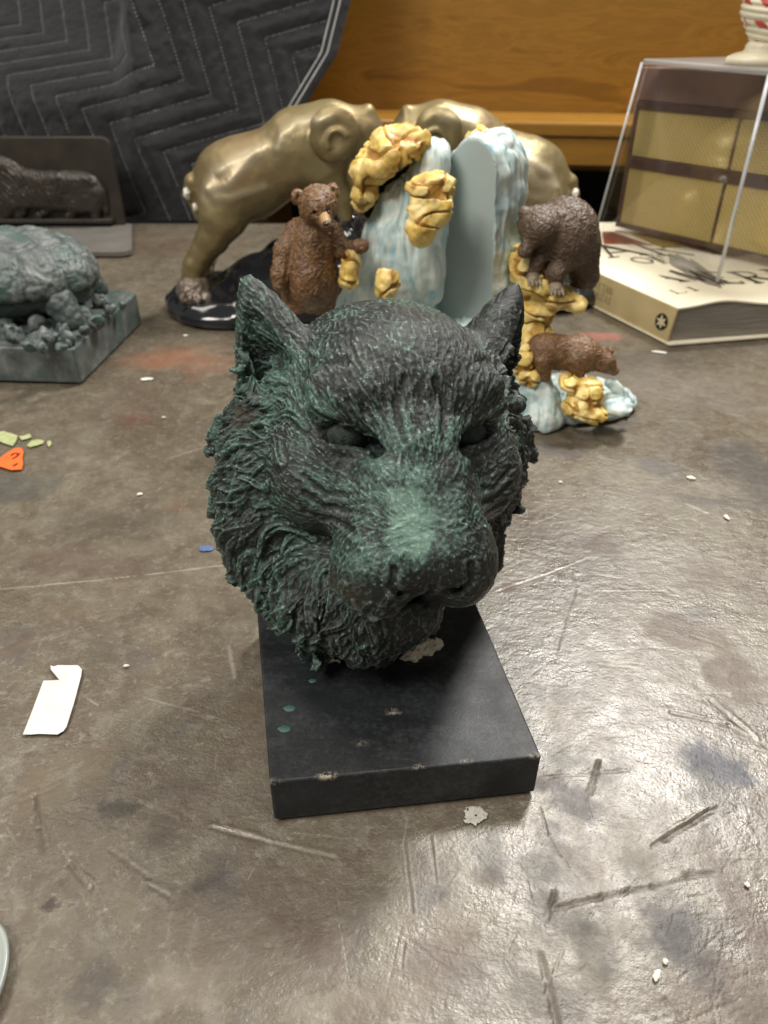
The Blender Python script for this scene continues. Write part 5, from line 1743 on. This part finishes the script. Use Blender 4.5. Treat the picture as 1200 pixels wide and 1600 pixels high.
    def FW(P):
        g0 = np.array(ground(905, 645)); 
        d = ell(P, np.array((g0[0] - .010, g0[1] + .022, .004), np.float32), (.066, .048, .012))
        d = smin(d, cone(P, w(842, 605, .01), w(846, 652, .0), 26 * s, 36 * s), .008)
        d = smin(d, ell(P, w(965, 632, -.01), (24 * s, .018, 9 * s)), .006)
        d = smin(d, cone(P, w(952, 598, .0), w(975, 612, .0), 7 * s, 5 * s), .004)
        d = smin(d, cone(P, w(975, 612, .0), w(986, 628, .0), 5 * s, 4 * s), .004)
        d = smin(d, ell(P, np.array((.085, .64, .03), np.float32), (.05, .06, .045)), .02)
        return smax(d, .0004 - P[:, 2], .002)
    rockmesh('water_base', FW, (.04, .50, -.003), (.225, .72, .10), 120, M['water'], R_, 1, .0016, 60, 9, crag=.0003, streak=.0012)
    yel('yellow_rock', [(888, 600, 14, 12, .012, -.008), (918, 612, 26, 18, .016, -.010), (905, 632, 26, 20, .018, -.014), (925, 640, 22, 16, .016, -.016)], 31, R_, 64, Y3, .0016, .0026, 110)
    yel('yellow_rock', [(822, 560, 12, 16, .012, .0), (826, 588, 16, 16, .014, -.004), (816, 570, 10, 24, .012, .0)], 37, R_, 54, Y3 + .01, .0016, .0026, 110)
    # small walking bear, head down to the right
    Y4 = .598
    def q(x, y, dy=0): return np.array(at(x, y, Y4 + dy), np.float32)
    s4 = scale_at(at(890, 555, Y4))
    def FK(P):
        d = cone(P, q(850, 548), q(905, 554), 27 * s4, 26 * s4)
        d = smin(d, ell(P, q(908, 552), (24 * s4, .020, 27 * s4)), .005)
        d = smin(d, cone(P, q(925, 558, -.004), q(945, 566, -.008), 19 * s4, 15 * s4), .005)
        d = smin(d, cone(P, q(948, 570, -.008), q(960, 580, -.010), 10 * s4, 6 * s4), .004)
        for x, dy in ((848, -.012), (900, -.014), (860, .012), (915, .010)):
            d = smin(d, cone(P, q(x, 565, dy), q(x + 3, 592, dy), 12 * s4, 9 * s4), .004)
        d = smin(d, ell(P, q(943, 548, -.002), (6 * s4, .004, 6 * s4)), .002)
        d = smin(d, ell(P, q(952, 549, .006), (5 * s4, .004, 6 * s4)), .002)
        return d
    bear_mesh(FK, q(812, 612, -.04), q(978, 490, .04), 110, q(960, 580), M, R_, 'small_bear', 'bear', 5, 1500, (.0042, .0011, .0009))
    # upper bear crouching on the ledge, facing left
    Y5 = .645
    def u(x, y, dy=0): return np.array(at(x, y, Y5 + dy), np.float32)
    s5 = scale_at(at(875, 380, Y5))
    pawm = simple('grey_tan_paw', (.30, .24, .17), (.16, .12, .08), .5, scale=200)
    def FU(P):
        d = ell(P, u(882, 365), (50 * s5, .034, 52 * s5))
        d = smin(d, cone(P, u(905, 390), u(915, 430), 32 * s5, 20 * s5), .008)
        d = smin(d, cone(P, u(912, 430), u(905, 462, -.004), 19 * s5, 13 * s5), .006)
        d = smin(d, ell(P, u(842, 352, -.014), (30 * s5, .024, 26 * s5)), .008)      # head
        d = smin(d, cone(P, u(832, 368, -.024), u(820, 392, -.030), 13 * s5, 9 * s5), .006)   # muzzle down
        d = smin(d, cone(P, u(852, 385, -.012), u(838, 408, -.02), 15 * s5, 12 * s5), .006)    # forearm
        d = smin(d, cone(P, u(838, 408, -.02), u(832, 430, -.022), 12 * s5, 10 * s5), .005)
        d = smin(d, cone(P, u(895, 398, -.018), u(868, 428, -.028), 15 * s5, 11 * s5), .006)
        d = smin(d, cone(P, u(868, 428, -.028), u(868, 446, -.030), 13 * s5, 9 * s5), .005)
        d = smin(d, ell(P, u(820, 333, -.010), (9 * s5, .006, 9 * s5)), .003)
        d = smin(d, ell(P, u(872, 340, -.020), (9 * s5, .006, 9 * s5)), .003)
        return d
    for x, y, dy in ((868, 447, -.034), (833, 432, -.026)):
        cc = u(x, y, dy)
        def GP(P):
            d = ell(P, cc, (10 * s5, .009, 7 * s5))
            for k in range(4):
                d = smin(d, cone(P, cc + np.array(((k - 1.5) * .0028, -.006, -.001), np.float32), cc + np.array(((k - 1.5) * .0034, -.011, -.004), np.float32), .0018, .0009), .001)
            return d
        V, Fq, N = sdf_mesh(GP, cc - .018, cc + .018, 46)
        link('paw', mesh_np('paw', V, Fq), pawm, R_)
    bear_mesh(FU, u(790, 482, -.06), u(952, 285, .05), 120, u(822, 385, -.02), M, R_, 'large_bear', 'grey', 6, 1700, (.0048, .0013, .0011))

# ------------------------------------------------------------------ tortoise on a slab
def tortoise():
    m, nt, b = nodes('verdigris_bronze')
    v = coords(nt)
    dp = at_node(nt, 'deep')
    col = ramp(nt, noise(nt, v, 60, 6, .7), [(.3, (.060, .074, .074)), (.5, (.105, .120, .116)), (.7, (.21, .225, .21))])
    col = mixc(nt, ramp(nt, noise(nt, v, 25, 4), [(.5, (0, 0, 0)), (.65, (.85, .85, .85))]), col, (.055, .100, .086))
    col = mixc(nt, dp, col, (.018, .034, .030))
    nt.links.new(col, b.inputs['Base Color'])
    b.inputs['Roughness'].default_value = .42
    bump(nt, b, noise(nt, v, 400, 5, .7), .0006)
    SH = .040
    P0 = ground(128, 600); P1 = ground(222, 505); Lf = Vector((-.53, .665, 0))
    e = (P1 - P0); P3 = P0 + Vector((-.28, -.012 + .03, 0)); P2 = P3 + e
    cen = (P0 + P2) / 2
    root = empty('tortoise_figurine', cen, 'grey green tortoise sculpture on a square slab at the left edge of the table', 'sculpture')
    mb = MB()
    q = [P3, P0, P1, P2]
    def ins(pts, k): c = sum(pts, Vector()) / 4; return [p + (c - p).normalized() * k for p in pts]
    qi = ins(q, .0075)
    mb.hexa([(p.x, p.y, .0005) for p in q], [(p.x, p.y, SH - .004) for p in q])
    o1 = mb.build('slab', m, root, bevel=.002, segs=3)
    mb = MB()
    mb.hexa([(p.x, p.y, SH - .0045) for p in ins(q, .004)], [(p.x, p.y, SH) for p in qi])
    mb.build('slab_rim', m, root, bevel=.001)
    # rough ground and stones on the slab
    qi2 = ins(q, .016)
    hmin = np.array([min(p.x for p in qi2), min(p.y for p in qi2)]); hmax = np.array([max(p.x for p in qi2), max(p.y for p in qi2)])
    ux = (qi2[1] - qi2[0]); uy = (qi2[3] - qi2[0])
    n1, n2 = 170, 120
    A, B_ = np.meshgrid(np.linspace(0, 1, n1), np.linspace(0, 1, n2), indexing='ij')
    X = qi2[0].x + ux.x * A + uy.x * B_; Yy = qi2[0].y + ux.y * A + uy.y * B_
    Pq = np.stack([X.ravel(), Yy.ravel(), 0 * X.ravel()], 1).astype(np.float32)
    ed = np.minimum(np.minimum(A, 1 - A) * n1, np.minimum(B_, 1 - B_) * n2).ravel()
    h = np.abs(fbm(Pq, 55, 4, 7)) * .016 * np.clip(ed / 8, 0, 1)
    Pq[:, 2] = SH - .001 + h
    I = np.arange(n1 * n2).reshape(n1, n2)
    Fq = np.stack([I[:-1, :-1].ravel(), I[1:, :-1].ravel(), I[1:, 1:].ravel(), I[:-1, 1:].ravel()], 1)
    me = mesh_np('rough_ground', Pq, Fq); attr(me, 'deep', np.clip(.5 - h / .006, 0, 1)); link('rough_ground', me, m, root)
    rng = np.random.default_rng(4)
    sm = [(int(-20 + 230 * rng.random()), int(455 + 85 * rng.random()), .003 + .004 * rng.random()) for _ in range(34)]
    sm = [(x, y, r) for x, y, r in sm if y < 548 - .1 * abs(x) and x < 128 + (545 - y) * 1.05 - 12]
    for k, (px, py, r) in enumerate(tuple(sm) + ((20, 518, .014), (60, 505, .013), (98, 500, .009), (120, 488, .016), (150, 498, .011), (72, 528, .010), (105, 520, .009), (130, 510, .007), (170, 478, .008), (45, 535, .008), (155, 468, .009), (8, 500, .015), (95, 478, .012), (190, 470, .006), (62, 486, .014), (30, 490, .016))):
        c = ground(px, py, SH + .008)
        c.z = SH + .004
        A3 = rng.normal(0, 1, (3, 3)); U, _, _ = np.linalg.svd(A3)
        cc = np.array(c, np.float32)
        def G(P): 
            d = ell(P, cc, (r, r * .8, r * .62), U.astype(np.float32))
            for j in range(4):
                nv = np.array((math.sin(k * 3 + j * 1.9), math.cos(k * 5 + j * 2.3), .6 * math.sin(j * 4 + k)), np.float32); nv /= np.linalg.norm(nv)
                d = smax(d, (P - cc) @ nv - r * .62, .0008)
            return d
        rockmesh('stone', G, cc - r * 1.3, cc + r * 1.3, 26, m, root, 0, .0006, 200, k)
    # body and shell
    C = at(28, 432, .765)
    Cz = .078; cx, cy = C.x, .765
    def shell(P):
        z = P[:, 2] - Cz
        rx, ry_ = .079, .070
        d = ell(P, (cx, cy, Cz), (rx, ry_, .044))
        return smax(d, -z - .006, .004)
    V, Fq, N = sdf_mesh(shell, (cx - .10, cy - .09, Cz - .02), (cx + .10, cy + .09, Cz + .055), 120, 1)
    # scutes: cells with raised centres
    rngs = []
    pts = [(0, 0)] + [(.034 * math.cos(a), .028 * math.sin(a)) for a in np.arange(0, 6.28, 1.047)] + [(.070 * math.cos(a), .058 * math.sin(a)) for a in np.arange(.3, 6.5, .57)]
    pts = np.array(pts)
    dd = np.sqrt(((V[:, None, 0] - cx - pts[None, :, 0]) ** 2 + (V[:, None, 1] - cy - pts[None, :, 1]) ** 2))
    ds = np.sort(dd, 1)[:, :2]
    g = ds[:, 1] - ds[:, 0]
    D = .0022 * smooth01(g, 0, .012) + .0002 * np.sin(ds[:, 0] * 1500) + fbm(V, 120, 3, 3) * .0014
    V2 = V + N * D[:, None]
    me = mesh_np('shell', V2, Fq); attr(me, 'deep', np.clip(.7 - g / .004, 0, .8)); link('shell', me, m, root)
    def bod(P):
        d = ell(P, (cx, cy, Cz - .014), (.075, .062, .022))
        for ax, ay in ((-.05, -.045), (.055, -.042), (.05, .045), (-.05, .045)):
            d = smin(d, cone(P, (cx + ax, cy + ay, Cz - .015), (cx + ax * 1.15, cy + ay * 1.1, SH + .008), .016, .013), .006)
        d = smin(d, cone(P, (cx - .07, cy - .01, Cz - .012), (cx - .115, cy - .02, Cz + .004), .014, .013), .008)
        return d
    V, Fq, N = sdf_mesh(bod, (cx - .14, cy - .08, SH - .004), (cx + .09, cy + .08, Cz + .03), 80, 1)
    V2 = V + N * (fbm(V, 150, 3, 5) * .0012)[:, None]
    me = mesh_np('body', V2, Fq); attr(me, 'deep', np.full(len(V), .45)); link('body', me, m, root)  # whole body darkened in the colour, as shade under the shell

# ------------------------------------------------------------------ dark relief plaque
def plaque():
    m, nt, b = nodes('dark_brown_cast_metal')
    v = coords(nt)
    nt.links.new(ramp(nt, noise(nt, v, 30, 5), [(.3, (.034, .028, .022)), (.7, (.058, .048, .038))]), b.inputs['Base Color'])
    b.inputs['Roughness'].default_value = .42
    b.inputs['Metallic'].default_value = .3
    bump(nt, b, noise(nt, v, 500, 4), .0003)
    m2 = simple('sheen_grey_base', (.12, .112, .10), (.16, .15, .135), .4, scale=25, bmp=.0003)  # base metal paled, standing in for light reflected off its top
    Yp = 1.29
    tr = at(165, 214, Yp); tl = at(-150, 214, Yp)
    br = at(188, 345, Yp)
    root = empty('relief_bookend', ((tl.x + tr.x) / 2, 1.2, 0), 'dark brown metal bookend with a shaggy animal in relief, behind the tortoise', 'bookend')
    z1 = tr.z
    # upright with one rounded corner
    mb = MB(); n = 6; r = .014
    prof = [(tl.x, .0092), (tr.x + .004, .0092)] + [(tr.x + .004 - r + r * math.cos(a), z1 - r + r * math.sin(a)) for a in np.linspace(0, math.pi / 2, n)] + [(tl.x, z1)]
    k = len(prof)
    V = [(x, Yp, z) for x, z in prof] + [(x, Yp + .012, z) for x, z in prof]
    mb.add(V, [tuple(range(k)), tuple(range(2 * k - 1, k - 1, -1))] + [(i, k + i, k + (i + 1) % k, (i + 1) % k) for i in range(k)])
    mb.build('upright', m, root, bevel=.0012)
    f = ground(203, 402)
    x1 = f.x + .0
    mb = MB()
    y0 = f.y; r = .016
    poly = [(tl.x, y0), (x1 - r, y0)] + [(x1 - r + r * math.sin(a), y0 + r - r * math.cos(a)) for a in np.linspace(.2, math.pi / 2, 6)] + [(tr.x + .012, Yp + .012), (tl.x, Yp + .012)]
    mb.prism(poly, .0005, .009)
    mb.build('base', m2, root, bevel=.0015)
    def p(x, y, dy=0): return np.array(at(x, y, Yp - .002 + dy), np.float32)
    s = scale_at(at(80, 290, Yp))
    def F(P):
        d = ell(P, p(-30, 300), (60 * s, .018, 48 * s))
        d = smin(d, ell(P, p(8, 285), (36 * s, .019, 38 * s)), .01)
        d = smin(d, cone(P, p(30, 295), p(135, 300), 27 * s, 28 * s) , .01)
        d = smin(d, ell(P, p(128, 302), (36 * s, .014, 30 * s)), .01)
        for x0, x1_, w_ in ((10, 8, 12), (40, 30, 9), (92, 60, 8), (130, 110, 11), (152, 150, 10)):
            d = smin(d, cone(P, p(x0, 315), p(x1_, 338), w_ * s, w_ * .7 * s), .006)
        d = smin(d, cone(P, p(162, 308), p(166, 330), 5 * s, 4 * s), .004)
        return smax(d, P[:, 1] * 0 + (Yp - .016 - P[:, 1]), .006)
    V, Fq, N = sdf_mesh(F, (p(-110, 340)[0], Yp - .024, p(0, 350)[2]), (p(180, 340)[0], Yp + .004, p(0, 238)[2]), 170, 1)
    fl = np.zeros_like(V); fl[:, 2] = -1; fl[:, 0] = .3
    D = tufts(V, N, fl, [(700, .012, .0022, .0022, (V[:, 0] < p(40, 0)[0]).astype(float)), (500, .006, .0018, .0009, None)], np.random.default_rng(3), .2)
    link('relief_animal', mesh_np('relief_animal', V + N * (D + fbm(V, 60, 3, 3) * .0014)[:, None], Fq), m, root)
    mb = MB(); a = p(-150, 344); c = p(178, 343)
    mb.box(a[0], c[0], Yp - .014, Yp + .001, c[2] - .004, c[2] + .003)
    mb.build('ground_strip', m, root, bevel=.0014)

TIGER_RES = 200
table()
tiger()
backdrop()
blanket()
book()
case()
GM = gold_mats()
gold_animal(GM, lambda x: x, .905, False, 'gold bronze animal bookend on black rock leaning right, behind the standing bear')
gold_animal(GM, lambda x: 606 + (606 - x) * .93, .955, True, 'gold bronze animal bookend leaning left, mostly hidden behind the grey flat rock side')
rock_bookends()
tortoise()
plaque()
